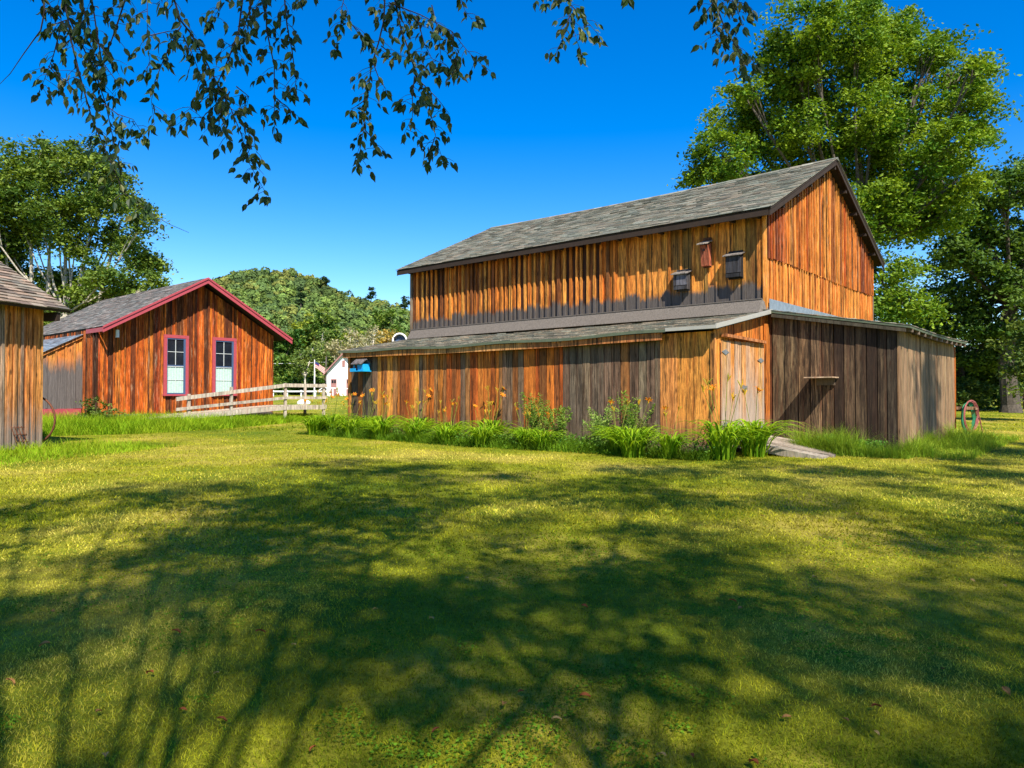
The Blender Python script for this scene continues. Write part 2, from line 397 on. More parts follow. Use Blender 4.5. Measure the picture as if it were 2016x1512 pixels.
def shingles(mb, o, u, v, L, Ls, pal, course=.15, tab=.32, th=.012, sag=0, sagf=None):
    """o lower corner, u unit along eave, v unit up the slope; courses overlap like real shingles"""
    o = Vector(o); u = Vector(u); v = Vector(v); nrm = u.cross(v).normalized()
    if nrm.z < 0: nrm = -nrm
    nc = int(Ls/course+.5); cs = Ls/nc
    for i in range(nc):
        s = -random.random()*tab if i else 0
        while s < L:
            e = min(s+tab*random.uniform(.85, 1.15), L); s0 = max(s, 0)
            if e-s0 > .01:
                lift = random.uniform(.5, 1.3)*th
                def P(ss, vv, hh):
                    q = o+u*ss+v*vv+nrm*hh
                    if sagf: q = q+Vector((0, 0, sagf(ss, vv)))
                    return q
                a, b = i*cs-.0, (i+1)*cs+.03 if i < nc-1 else (i+1)*cs
                p = [P(s0+.003, a, .004), P(e-.003, a, .004), P(e-.003, b, .002), P(s0+.003, b, .002),
                     P(s0+.003, a, .004+lift*1.6), P(e-.003, a, .004+lift*1.6), P(e-.003, b, .006), P(s0+.003, b, .006)]
                if u.cross(v).z < 0: p = [p[1], p[0], p[3], p[2], p[5], p[4], p[7], p[6]]
                mb.hexa(p, pick(pal))
            s = e
def slab(mb, o, u, v, L, Ls, th, tone=(1, 1, 1), sagf=None, nseg=12):
    """roof deck slab under the shingles"""
    o = Vector(o); u = Vector(u); v = Vector(v); nrm = u.cross(v).normalized()
    if nrm.z < 0: nrm = -nrm
    for k in range(nseg):
        s0, s1 = L*k/nseg, L*(k+1)/nseg
        P = []
        for hh in (-th, 0):
            for ss, vv in ((s0, 0), (s1, 0), (s1, Ls), (s0, Ls)):
                q = o+u*ss+v*vv+nrm*hh
                if sagf: q = q+Vector((0, 0, sagf(ss, vv)))
                P.append(q)
        if u.cross(v).z < 0: P = [P[1], P[0], P[3], P[2], P[5], P[4], P[7], P[6]]
        mb.hexa(P, tone)
SH_MAIN = [(4, (.195, .185, .14)), (2, (.24, .23, .18)), (2, (.15, .145, .115)), (1, (.21, .19, .14))]
SH_LOW = [(4, (.22, .2, .15)), (2, (.36, .31, .23)), (2, (.13, .13, .1)), (1, (.28, .23, .16))]
SH_B2 = [(4, (.17, .155, .14)), (2, (.23, .205, .185)), (2, (.125, .115, .105))]
SH_B3 = [(4, (.22, .175, .13)), (2, (.28, .22, .165)), (2, (.15, .12, .095))]
ORANGE = (.54, .17, .026); GOLD = (.68, .27, .048); BROWN = (.22, .075, .02); DARK = (.06, .022, .01); REDO = (.42, .1, .018); OLIVE = (.3, .15, .035)
GREYB = (.2, .15, .1)

# ------------------------------------------------------------------ big barn  (local x: towards camera right, local y: away)
BA = math.atan2(-.652, .758); B0 = (5.665, 16.5)
barn = thing('barn', 'large two storey barn of orange weathered planks with grey shingle roof and low lean-tos', 'barn', (B0[0], B0[1], .5), BA)
def bw(x, y, z=0.0):      # barn local -> world
    c, s = math.cos(BA), math.sin(BA); return Vector((B0[0]+c*x-s*y, B0[1]+s*x+c*y, .5+z))
LB = 11.77; WB = 8.32; ZE = 5.3; ZR = 7.42          # local heights (above .5)
rise = (7.42-5.23)/4.61
mb = MB(); pal_up = [(4, ORANGE), (3, GOLD), (2, BROWN), (1, REDO), (2, OLIVE)]
palL = [(5, BROWN), (8, DARK), (1, OLIVE), (3, ORANGE)]
# long upper wall: left part dark boards, deepened further to imitate eave shade, with many battens, right part wide golden boards
planks(mb, (-LB, 0), (1, 0), (0, -1), LB-3.9, cst(2.75), cst(5.25), palL, .15, .24, batten=(.07, .05, .95), bpal=[(3, GOLD), (2, ORANGE), (1, BROWN)])
planks(mb, (-3.9, 0), (1, 0), (0, -1), 3.9, cst(2.75), cst(5.25), [(4, GOLD), (3, ORANGE), (1, OLIVE)], .26, .36, batten=(.06, .025, .9), bpal=[(3, GOLD), (2, ORANGE), (1, OLIVE)])
mb.build('long_wall', M['wood_up'], barn)
mb = MB()
def gpal(s): return [(3, (.4, .085, .018)), (3, (.2, .05, .018)), (3, (.42, .11, .018)), (3, (.5, .15, .025))] if s < 1.0 or s > 7.1 else ([(5, (.6, .23, .04)), (4, (.52, .16, .025)), (1, BROWN), (2, (.68, .35, .09))] if 2.6 < s < 5.4 else [(4, (.5, .15, .022)), (2, (.56, .2, .035)), (3, (.42, .09, .015)), (2, BROWN)])
def gtop(s): return min(ZE, 9)+ (min(s, WB-s))*rise*.98
planks(mb, (0, 0), (0, 1), (1, 0), WB, lambda s: 4.22+.02*math.sin(s*.8), gtop, gpal, .15, .22, th=.045, batten=(.055, .028, .9), bpal=gpal, uneven=.015)
planks(mb, (0, 0), (0, 1), (1, 0), WB, cst(0), cst(4.26), [(5, GOLD), (4, ORANGE), (1, BROWN)], .15, .22, th=.02, batten=(.05, .02, .9), bpal=[(3, GOLD), (2, ORANGE)])
mb.build('gable_wall', M['wood_gable'], barn)
mb = MB()
planks(mb, (-LB, WB), (1, 0), (0, 1), LB, cst(0), cst(5.25), pal_up, .3, .5)
planks(mb, (-LB, 0), (0, 1), (-1, 0), WB, cst(0), lambda s: ZE+min(s, WB-s)*rise*.98, pal_up, .3, .5)
mb.build('rear_wall', M['wood_up'], barn)
mb = MB(); mb.box(0.005, .05, WB+.02, WB+.12, 0, 5.1, GREYB); mb.build('corner_board', M['wood_gable'], barn)
mb = MB(); mb.box(-.02, .06, -.085, -.025, 2.8, 5.22, GOLD); mb.build('corner_board', M['wood_gable'], barn)
mb = MB(); mb.box(-LB-.03, -LB+.06, -.085, -.025, 2.2, 5.2, GREYB)
mb.build('corner_board', M['wood_gable'], barn)
# roof
oh = .32; ey = .45; sl_ = math.hypot(WB/2+ey, ZR-5.23)
vv = Vector((0, WB/2+ey, ZR-5.23)).normalized()
sagm = lambda s, v: -.07*math.sin(math.pi*min(max(s/(LB+2*oh), 0), 1))*(v/sl_)
mb = MB(); shingles(mb, (-LB-oh, -ey, 5.23), (1, 0, 0), vv, LB+2*oh, sl_, SH_MAIN, .14, .3, sagf=sagm)
v2 = Vector((0, -(WB/2+ey), ZR-5.23)).normalized()
shingles(mb, (-LB-oh, WB+ey, 5.23), (1, 0, 0), v2, LB+2*oh, sl_, SH_MAIN, .3, .6, sagf=sagm)
for k in range(40):
    x0 = -LB-oh+(LB+2*oh)*k/40; x1 = -LB-oh+(LB+2*oh)*(k+1)/40; z = ZR+.02+sagm((x0+x1)/2+LB+oh, sl_); t = pick(SH_MAIN)
    mb.hexa([(x0, WB/2-.12, z-.07), (x1, WB/2-.12, z-.07), (x1, WB/2+.12, z-.07), (x0, WB/2+.12, z-.07), (x0, WB/2-.012, z+.01), (x1, WB/2-.012, z+.01), (x1, WB/2+.012, z+.01), (x0, WB/2+.012, z+.01)], t)
roof = mb.build('roof', M['shingle'], barn)
mb = MB()
slab(mb, (-LB-oh+.02, -ey+.02, 5.22), (1, 0, 0), vv, LB+2*oh-.04, sl_-.02, .035, (.06, .03, .02), sagm)
slab(mb, (-LB-oh+.02, WB+ey-.02, 5.22), (1, 0, 0), v2, LB+2*oh-.04, sl_-.02, .035, (.06, .03, .02), sagm)
for xx in (oh-.045, -LB-oh+.045):                       # barge boards
    for sgn, y0 in ((1, -ey+.03), (-1, WB+ey-.03)):
        a = Vector((xx, y0, 5.12)); b = Vector((xx, WB/2-sgn*.02, ZR-.11))
        mb.obox(a, b, (.014, 0, 0), (0, 0, .065), (.05, .025, .015))
mb.obox((-LB-oh+.05, -ey+.035, 5.13), (oh-.07, -ey+.035, 5.13), (0, .014, 0), (0, 0, .06), (.05, .025, .015))
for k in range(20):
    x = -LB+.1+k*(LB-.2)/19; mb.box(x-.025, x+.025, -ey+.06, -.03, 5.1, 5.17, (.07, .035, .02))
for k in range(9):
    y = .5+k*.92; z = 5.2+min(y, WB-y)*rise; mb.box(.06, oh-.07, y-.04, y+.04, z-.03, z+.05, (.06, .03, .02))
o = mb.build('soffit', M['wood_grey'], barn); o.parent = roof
o.data.materials.clear(); o.data.materials.append(M['soffit_wood'])

# lean-to along the long wall: front wall at y=-2.64
DL = 2.64; XL = -11.55
mb = MB()
xr = 0.0
def pl_range(a, b, pal, **k):
    planks(mb, (a, -DL), (1, 0), (0, -1), b-a, cst(-.05), cst(2.4), pal, **k)
pl_range(XL, -10.5, [(3, (.1, .075, .05)), (1, (.3, .1, .025))], wmin=.14, wmax=.22, gap=.018)
pl_range(-10.5, -3.65, [(4, ORANGE), (3, REDO), (4, BROWN), (2, GOLD), (2, (.2, .12, .07)), (2, (.38, .16, .05)), (1, (.1, .08, .06))], wmin=.12, wmax=.24, gap=.018)
pl_range(-3.65, -1.15, [(6, (.2, .14, .085)), (3, (.15, .1, .065)), (1, (.32, .12, .035))], wmin=.17, wmax=.23, gap=.018)
pl_range(-1.15, xr, [(5, GOLD), (3, (.6, .24, .06))], wmin=.3, wmax=.45, gap=.008)
lw = mb.build('lean_to_wall', M['wood_low'], barn)
mb = MB(); mb.box(XL-.03, XL+.08, -DL-.075, -DL-.03, -.05, 2.35, (.4, .16, .04)); mb.build('corner_post', M['wood_low'], barn)
mb = MB(); mb.box(-.025, .055, -DL-.06, -DL+.02, -.05, 2.35, (.5, .2, .05))
mb.build('corner_post', M['wood_low'], barn)
# end wall with the door (x=0, y -2.64..0)
mb = MB()
planks(mb, (0, -DL), (0, 1), (1, 0), DL, cst(-.05), lin(2.42, 2.93, DL), [(4, GOLD), (3, ORANGE)], .2, .3)
mb.build('end_wall', M['wood_low'], barn); mb = MB()
planks(mb, (XL, -DL), (0, 1), (-1, 0), DL, cst(-.05), lin(2.42, 2.93, DL), [(3, BROWN), (3, GREYB)], .2, .3)
mb.build('end_wall', M['wood_low'], barn); mb = MB()
mb.box(.05, .1, -.22, -.02, .25, 2.72, (.42, .13, .02)); mb.box(.052, .14, -.02, .06, -.05, 2.95, (.12, .04, .015))
mb.build('door_post', M['wood_low'], barn)
door = MB()
s = -DL+.22; d1y = -.3
pd = [(2, (.5, .32, .18)), (3, (.6, .3, .1)), (3, (.64, .25, .05))]
planks(door, (.055, s), (0, 1), (1, 0), d1y-s, cst(.3), lin(2.22, 2.28, d1y-s), pd, .17, .24, gap=.014)
dr = door.build('door', M['wood_door'], barn)
mb = MB(); mb.obox((.11, s+.03, 2.33), (.11, d1y-.05, 2.30), (.05, 0, 0), (0, 0, .03), (.4, .15, .05)); h = mb.build('door_hood', M['wood_gable'], barn)
for (yy, zz) in ((s+.15, 2.0), (d1y-.2, 1.9), (s+.15, .55), (d1y-.2, .5)):
    mb = MB()
    mb.add([(.085, yy-.17, zz), (.085, yy, zz-.055), (.085, yy+.17, zz), (.085, yy, zz+.055), (.096, yy-.17, zz), (.096, yy, zz-.055), (.096, yy+.17, zz), (.096, yy, zz+.055)],
           [(0, 3, 2, 1), (4, 5, 6, 7), (0, 1, 5, 4), (1, 2, 6, 5), (2, 3, 7, 6), (3, 0, 4, 7)])
    mb.tube([(.1, yy, zz-.055), (.1, yy, zz+.055)], .009, 6)
    mb.build('hinge', M['metal'], dr)
mb = MB(); mb.box(.083, .11, (s+d1y)/2-.1, (s+d1y)/2+.06, 1.28, 1.32); mb.box(.083, .13, (s+d1y)/2-.11, (s+d1y)/2-.08, 1.25, 1.35); mb.box(.083, .12, (s+d1y)/2+.03, (s+d1y)/2+.07, 1.26, 1.34)
mb.build('latch', M['metal'], dr)
# lean-to roof
ov = .25; lz0 = 2.47; lz1 = 3.0; vl = Vector((0, DL+ov, lz1-lz0)); LS = vl.length; vl.normalize()
sg2 = lambda s, v: -.05*math.sin(math.pi*s/12)-.02*math.sin(s*1.7)*(1-v/LS)
mb = MB(); shingles(mb, (XL-.25, -DL-ov, lz0), (1, 0, 0), vl, -XL+.45, LS, SH_LOW, .15, .3, .016, sagf=sg2)
lr = mb.build('lean_to_roof', M['shingle'], barn)
mb = MB(); slab(mb, (XL-.24, -DL-ov+.01, lz0-.004), (1, 0, 0), vl, -XL+.43, LS-.03, .03, (.12, .1, .06), sg2)
for k in range(24):
    a = XL-.25+(10.9)*k/24; b = XL-.25+10.9*(k+1)/24
    za = lz0+sg2(a-XL+.25, 0); zb_ = lz0+sg2(b-XL+.25, 0)
    mb.obox((a, -DL-ov-.008, za-.02), (b, -DL-ov-.008, zb_-.02), (0, .01, 0), (0, 0, .03))
o = mb.build('roof_edge', M['green_edge'], barn); o.parent = lr
mb = MB()
for k in range(3):
    a = XL-.1+3.55*k; b = a+3.54
    mb.obox((a, -DL-ov+.05, lz0-.13+sg2(a-XL, 0)), (b, -DL-ov+.05, lz0-.13+sg2(b-XL, 0)), (0, .014, 0), (0, 0, .075), [(.45, .19, .05), (.5, .24, .08), (.42, .16, .05)][k])
mb.build('fascia', M['wood_low'], barn).parent = lr
mb = MB(); mb.obox((.19, -DL-ov-.01, lz0), (.19, -.1, lz1+.0), (.015, 0, 0), (0, 0, .045)); mb.obox((-.9, -DL-ov-.012, lz0-.01), (.2, -DL-ov-.012, lz0-.01), (0, .012, 0), (0, 0, .035))
mb.build('drip_edge', M['white_metal'], barn).parent = lr
# sloping grey skirt board where the low roof meets the wall
mb = MB()
for (a, b) in ((-LB+.05, -8.1), (-8.095, -4.2), (-4.195, -.04)):
    mb.hexa([(a, -.3, 2.98), (b, -.3, 2.98), (b, -.27, 2.97), (a, -.27, 2.97), (a, -.085, 3.29), (b, -.085, 3.29), (b, -.055, 3.28), (a, -.055, 3.28)], (.25, .21, .18))
mb.hexa([(-LB+.05, -.11, 3.285), (-.04, -.11, 3.285), (-.04, -.05, 3.285), (-LB+.05, -.05, 3.285), (-LB+.05, -.11, 3.31), (-.04, -.11, 3.31), (-.04, -.05, 3.31), (-LB+.05, -.05, 3.31)], (.14, .1, .08))
mb.hexa([(-.035, -.3, 2.98), (.0, -.27, 2.98), (.09, -.03, 3.0), (.0, -.03, 3.0), (-.035, -.085, 3.3), (-.02, -.06, 3.3), (.02, -.03, 3.3), (.0, -.03, 3.3)], (.22, .18, .15))
mb.build('skirt_board', M['wood_grey'], barn)
# nail/knot marks on the skirt are in the wood material

# side shed beyond the corner
XS = 2.674; YS = 5.65
def ztA(s): return 3.02-.5*s/XS
mb = MB()
planks(mb, (.16, 0), (1, 0), (0, -1), 1.3, cst(-.15), lambda s: ztA(s+.16), [(4, (.19, .125, .065)), (2, (.23, .155, .085))], .2, .3, gap=.02)
planks(mb, (1.46, 0), (1, 0), (0, -1), XS-1.46, cst(-.15), lambda s: ztA(s+1.46), [(4, (.06, .04, .025)), (2, (.12, .08, .045))], .17, .25, gap=.02)
mb.build('shed_side_wall', M['wood_dark'], barn)
mb = MB()
planks(mb, (XS, 0), (0, 1), (1, 0), YS, cst(-.2), cst(2.44), [(5, (.25, .155, .08)), (3, (.3, .19, .105)), (1, (.2, .12, .06))], .13, .24, gap=.008)
planks(mb, (XS, YS), (-1, 0), (0, 1), XS, cst(-.2), lambda s: 2.45+.5*s/XS, [(5, (.34, .2, .11))], .2, .3)
mb.box(XS-.05, XS+.035, YS+.025, YS+.06, -.15, 2.4, (.5, .14, .02))
mb.build('shed_front_wall', M['wood_tan'], barn)
us = Vector((-(XS+.3), 0, .54)); UL = us.length; us.normalize()
sg3 = lambda s, v: -.035*math.sin(math.pi*s/YS)*(1-v/UL)
mb = MB(); shingles(mb, (XS+.3, -.2, 2.5), (0, 1, 0), us, YS+.35, UL, SH_LOW, .15, .3, sagf=sg3)
sr = mb.build('shed_roof', M['shingle'], barn)
mb = MB(); slab(mb, (XS+.29, -.19, 2.495), (0, 1, 0), us, YS+.33, UL, .04, (.1, .08, .05), sg3)
o = mb.build('roof_deck', M['green_edge'], barn); o.parent = sr
mb = MB()
for k in range(11):
    y = .05+k*(YS-.1)/10; mb.obox((XS+.28, y, 2.42+sg3(y, 0)), (XS-.3, y, 2.53+sg3(y, 1)), (0, .024, 0), (0, 0, .035), (.2, .15, .11)); 
mb.obox((XS+.2, -.17, 2.42), (.2, -.17, 2.9), (0, .012, 0), (0, 0, .035), (.07, .06, .04))
mb.build('rafter', M['wood_tan'], barn).parent = sr
mb = MB(); mb.box(.075, .085, .03, 5.9, 2.98, 3.3); mb.hexa([(.085, .03, 3.02), (.2, .03, 2.97), (.2, 5.9, 2.97), (.085, 5.9, 3.02), (.085, .03, 3.03), (.2, .03, 2.98), (.2, 5.9, 2.98), (.085, 5.9, 3.03)])
mb.build('flashing', M['metal'], barn)

# helper: barn local x on a wall plane y for a photo column
def lx(px, y):
    r = (px-1008)/F; c, s_ = math.cos(BA), math.sin(BA)
    # X = B0x + c x - s y ; Y = B0y + s x + c y ; X = r Y
    return (r*(B0[1]+c*y)-B0[0]+s_*y)/(c-r*s_)
def lz(px, py, y):
    x = lx(px, y); p = bw(x, y); return CAMZ+(782-py)/F*p.y-.5

# things on the barn: nest boxes, feeder, shelf
def bthing(name, label, cat, x, y, z, group=None, rz=0): return thing(name, label, cat, bw(x, y, z), BA+rz, group)
def bat_box(px, py0, py1, label, pale):
    x = lx(px, -.07); z0 = lz(px, py1, -.07); z1 = lz(px, py0, -.07)
    t = bthing('bat_box', label, 'bat box', x, -.06, z0, 'wooden boxes fixed high on the barn wall'); H = z1-z0; hw = .175
    k = (.022, .022, .024) if not pale else (.05, .05, .055)
    mb = MB(); mb.box(-hw, hw, -.02, 0, 0, H, k); mb.box(-hw, -hw+.02, -.15, -.02, .03, H-.1, k); mb.box(hw-.02, hw, -.15, -.02, .03, H-.1, k)
    mb.box(-hw, hw, -.172, -.152, .13, H-.1, (k[0]*2.2, k[1]*2.2, k[2]*2.3)); mb.box(-hw, hw, -.172, -.152, .03, .115, k); mb.box(-hw+.04, hw-.04, -.03, -.022, 0, .1, k)
    mb.build('body', M['wood_grey2'], t)
    mb = MB(); mb.hexa([(-hw-.05, -.23, H-.14), (hw+.05, -.23, H-.14), (hw+.05, -.01, H-.06), (-hw-.05, -.01, H-.06), (-hw-.05, -.23, H-.12), (hw+.05, -.23, H-.12), (hw+.05, -.01, H-.04), (-hw-.05, -.01, H-.04)], (.2, .18, .16)); mb.build('roof', M['wood_grey2'], t)
M['wood_grey2'] = wood('nest_box_planks', stain=.2, stain_pos=.4)
bat_box(1346, 530, 573, 'low grey bat box with a pale slatted front, leftmost on the upper barn wall', True)
bat_box(1450, 493, 549, 'black bat box with a lipped front panel, rightmost on the upper barn wall', False)
x = lx(1394, -.07); z0 = lz(1394, 524, -.07); t = bthing('birdhouse', 'tall reddish tapered birdhouse between the two bat boxes on the upper barn wall', 'birdhouse', x, -.06, z0, 'wooden boxes fixed high on the barn wall')
mb = MB(); mb.box(-.1, .1, -.02, 0, -.03, .68, (.12, .05, .03)); mb.hexa([(-.1, -.12, 0), (.1, -.12, 0), (.1, -.021, 0), (-.1, -.021, 0), (-.1, -.2, .48), (.1, -.2, .48), (.1, -.021, .54), (-.1, -.021, .54)], (.35, .1, .05)); mb.build('body', M['wood_grey2'], t)
mb = MB(); mb.hexa([(-.13, -.3, .48), (.13, -.3, .48), (.13, -.005, .58), (-.13, -.005, .58), (-.13, -.3, .505), (.13, -.3, .505), (.13, -.005, .61), (-.13, -.005, .61)], (.3, .26, .22)); mb.build('roof', M['wood_grey2'], t)
mb = MB(); mb.tube([(0, -.212, .36), (0, -.175, .36)], .022, 10); mb.build('dark_hole_plug', M['hole_k'], t)  # solid black plug, its colour stands in for the dark of the hole
# blue bird feeder
x = lx(717, -DL-.08); z0 = lz(717, 731, -DL-.08)
t = bthing('bird_feeder', 'bright blue house shaped bird feeder with grey gable roof near the left barn corner', 'bird feeder', x, -DL-.045, z0)
mb = MB(); mb.box(-.3, .28, -.32, -.0, -.015, .015); mb.box(-.3, -.05, -.32, -.3, .015, .08); mb.box(-.3, -.28, -.3, -.0, .015, .08)
mb.hexa([(0, -.27, .015), (.25, -.27, .015), (.25, -.03, .015), (0, -.03, .015), (-.03, -.27, .2), (.22, -.27, .2), (.22, -.03, .2), (-.03, -.03, .2)])
mb.box(-.2, -.17, -.27, -.24, .015, .24); mb.box(-.2, -.17, -.06, -.03, .015, .24); mb.box(-.2, .22, -.03, -.001, .015, .25); mb.build('body', M['blue'], t)
mb = MB()
for sg in (1, -1):
    mb.hexa([(-.24, -.15+sg*-.19, .19), (.26, -.15+sg*-.19, .19), (.26, -.15, .33), (-.24, -.15, .33), (-.24, -.15+sg*-.19, .21), (.26, -.15+sg*-.19, .21), (.26, -.15, .352), (-.24, -.15, .352)] if sg == 1 else
            [(-.24, -.15, .331), (.26, -.15, .331), (.26, .03, .192), (-.24, .03, .192), (-.24, -.15, .353), (.26, -.15, .353), (.26, .03, .212), (-.24, .03, .212)], (.13, .12, .12))
mb.add([(-.2, -.3, .2), (-.2, 0, .2), (-.2, -.15, .32), (-.18, -.3, .2), (-.18, 0, .2), (-.18, -.15, .32)], [(0, 1, 4, 3)], [(0, 2, 1), (3, 4, 5)], (.13, .12, .12))
mb.build('roof', M['wood_grey2'], t)
# shelf on the dark wall
xa, xb = lx(1586, -.35), lx(1642, -.35); zs = lz(1612, 742, -.4)
t = bthing('wall_shelf', 'thin plank shelf on a short bracket on the dark shed wall', 'shelf', (xa+xb)/2, -.035, zs-.02)
hw = (xb-xa)/2; mb = MB(); mb.box(-hw, hw, -.42, 0, 0, .022, (.5, .36, .24)); mb.build('top', M['wood_pale'], t)
mb = MB(); mb.box(-hw*.55, hw*.75, -.03, 0, -.15, -.002, (.25, .13, .05)); mb.build('bracket', M['wood_low'], t)
# plank ramp below the door
t = tag(MB().build('x', M['stone']), 'x'); bpy.data.objects.remove(t)
mb = MB()
for k in range(5):
    y0 = -DL+.5+k*.4
    mb.hexa([(.12, y0, .12), (1.9+.1*math.sin(k*2), y0, -.12), (1.9, y0+.385, -.12), (.12, y0+.385, .12), (.12, y0, .27), (1.9+.1*math.sin(k*2), y0, -.0), (1.9, y0+.385, -.0), (.12, y0+.385, .27)], jit((.3, .26, .21), .2, .03))
o = mb.build('door_ramp', M['wood_pale']); o.location = bw(0, 0, 0); o.rotation_euler.z = BA
tag(o, 'worn grey plank ramp sloping from the lean-to door into the weeds', 'ramp')

# hoses on the far corner
hx, hy = XS+.02, YS+.05
t = bthing('garden_hose', 'coiled green garden hose hung on the far shed corner', 'hose', hx, hy, 0)
def hang(mat, k0, n, R0, zt, drop, parent, offx=0):
    mb = MB()
    pts = []
    for j in range(n):
        for a in range(24):
            th = 2*math.pi*a/24
            x = .15+offx+.1*math.cos(th)*(1+.1*j)+j*.012; z = zt-drop/2+drop/2*math.sin(th)+random.uniform(-.01, .01)+j*.01
            pts.append((x*.9, .06+.05*j+.16*math.cos(th)*R0, z))
    mb.tube(pts, .014, 6); return mb.build('coil', mat, parent, True)
hang(M['hose_g'], 0, 4, 1.2, .95, .8, t, .12)
t = bthing('garden_hose', 'coiled faded red garden hose hung beside the green one', 'hose', hx, hy, 0)
hang(M['hose_r'], 0, 3, 1.9, 1.0, .78, t, .2)
mb = MB(); mb.tube([(.35, .4, .95), (.45, .5, .6), (.5, .62, .2), (.5, .7, .05)], .014, 6); mb.build('loose_end', M['hose_r'], t)
t = bthing('hose_hanger', 'wooden hose hanger bracket on the far shed corner', 'hose hanger', hx, hy, .78)
mb = MB(); mb.box(-.02, .45, .0, .04, 0, .08, (.3, .18, .1)); mb.box(.4, .44, 0, .35, 0, .05, (.3, .18, .1)); mb.build('bracket', M['wood_tan'], t)

# ------------------------------------------------------------------ red-trimmed cottage (gable at local x=0 facing +x)
c0 = (-13.45, 24.0)
cot = thing('cottage', 'single storey orange plank cottage with dusty red trim and two tall windows', 'cottage', (c0[0], c0[1], .62), BA)
def cw(x, y, z): c, s = math.cos(BA), math.sin(BA); return Vector((c0[0]+c*x-s*y, c0[1]+s*x+c*y, .62+z))
WC = 6.32; LC_ = 8.3; ec = 3.25; pk = 5.22; yp = 3.386
def ctop(s): return ec-.2+ (s*(pk-ec-.0)/yp if s < yp else (WC+.45-s)*(pk-ec)/(WC+.45-yp))*1.0
mb = MB(); pc = [(5, (.46, .1, .01)), (3, (.58, .16, .018)), (4, (.15, .04, .01)), (3, (.3, .05, .009))]
planks(mb, (0, 0), (0, 1), (1, 0), WC, cst(.4), lambda s: ctop(s)+.05, pc, .15, .22, batten=(.05, .022, .9), bpal=pc)
mb.build('gable_wall', M['wood_red'], cot)
mb = MB(); planks(mb, (-LC_, 0), (1, 0), (0, -1), LC_, cst(.4), cst(3.2), [(3, (.4, .1, .02)), (3, DARK)], .18, .26, batten=(.05, .022, .9))
planks(mb, (-LC_, WC), (1, 0), (0, 1), LC_, cst(.4), cst(3.1), pc, .3, .4)
planks(mb, (-LC_, 0), (0, 1), (-1, 0), WC, cst(.4), lambda s: ctop(s)+.05, pc, .3, .4)
mb.build('side_wall', M['wood_red'], cot)
mb = MB(); mb.box(-LC_+.05, -.05, .05, WC-.05, 0, .39, (.1, .09, .08)); mb.box(-.03, .04, 0, WC, .3, .42, (.12, .06, .03)); mb.build('foundation', M['wood_grey'], cot)
xf = .6; cl = Vector((0, yp+.05, pk-ec)); cl_len = cl.length; cl.normalize()
cr = Vector((0, yp-(WC+.45), pk-ec)); cr_len = cr.length; cr.normalize()
mb = MB(); shingles(mb, (-LC_-.4, -.05, ec), (1, 0, 0), cl, LC_+.4+xf, cl_len, SH_B2, .14, .3)
shingles(mb, (-LC_-.4, WC+.45, ec), (1, 0, 0), cr, LC_+.4+xf, cr_len, SH_B2, .3, .6)
rf = mb.build('roof', M['shingle'], cot)
mb = MB(); slab(mb, (-LC_-.38, -.04, ec-.004), (1, 0, 0), cl, LC_+.34+xf, cl_len-.01, .04); slab(mb, (-LC_-.38, WC+.44, ec-.004), (1, 0, 0), cr, LC_+.34+xf, cr_len-.01, .04)
for k in range(8): mb.box(-LC_+k*1.1, -LC_+k*1.1+.05, -.04, .06, ec-.16, ec-.06)
mb.build('soffit', M['soffit_wood'], cot).parent = rf
mb = MB()
for a, b in (((xf, -.08, ec-.1), (xf, yp, pk-.1)), ((xf, WC+.48, ec-.1), (xf, yp, pk-.1))):
    a = Vector(a); b = Vector(b)
    mb.obox(a, b, (.015, 0, 0), (0, 0, .1)); mb.obox(a+Vector((.025, 0, .075)), b+Vector((.025, 0, .075)), (.02, 0, 0), (0, 0, .035))
mb.obox((xf-1.4, -.075, ec-.1), (xf-.02, -.075, ec-.1), (0, .012, 0), (0, 0, .07))
mb.build('barge_board', M['red_trim'], cot).parent = rf
def cly(px, x=0.05):    # local y on gable plane for photo column
    r = (px-1008)/F; c, s_ = math.cos(BA), math.sin(BA)
    return (r*(c0[1]+s_*x)-c0[0]-c*x)/(-s_-r*c)
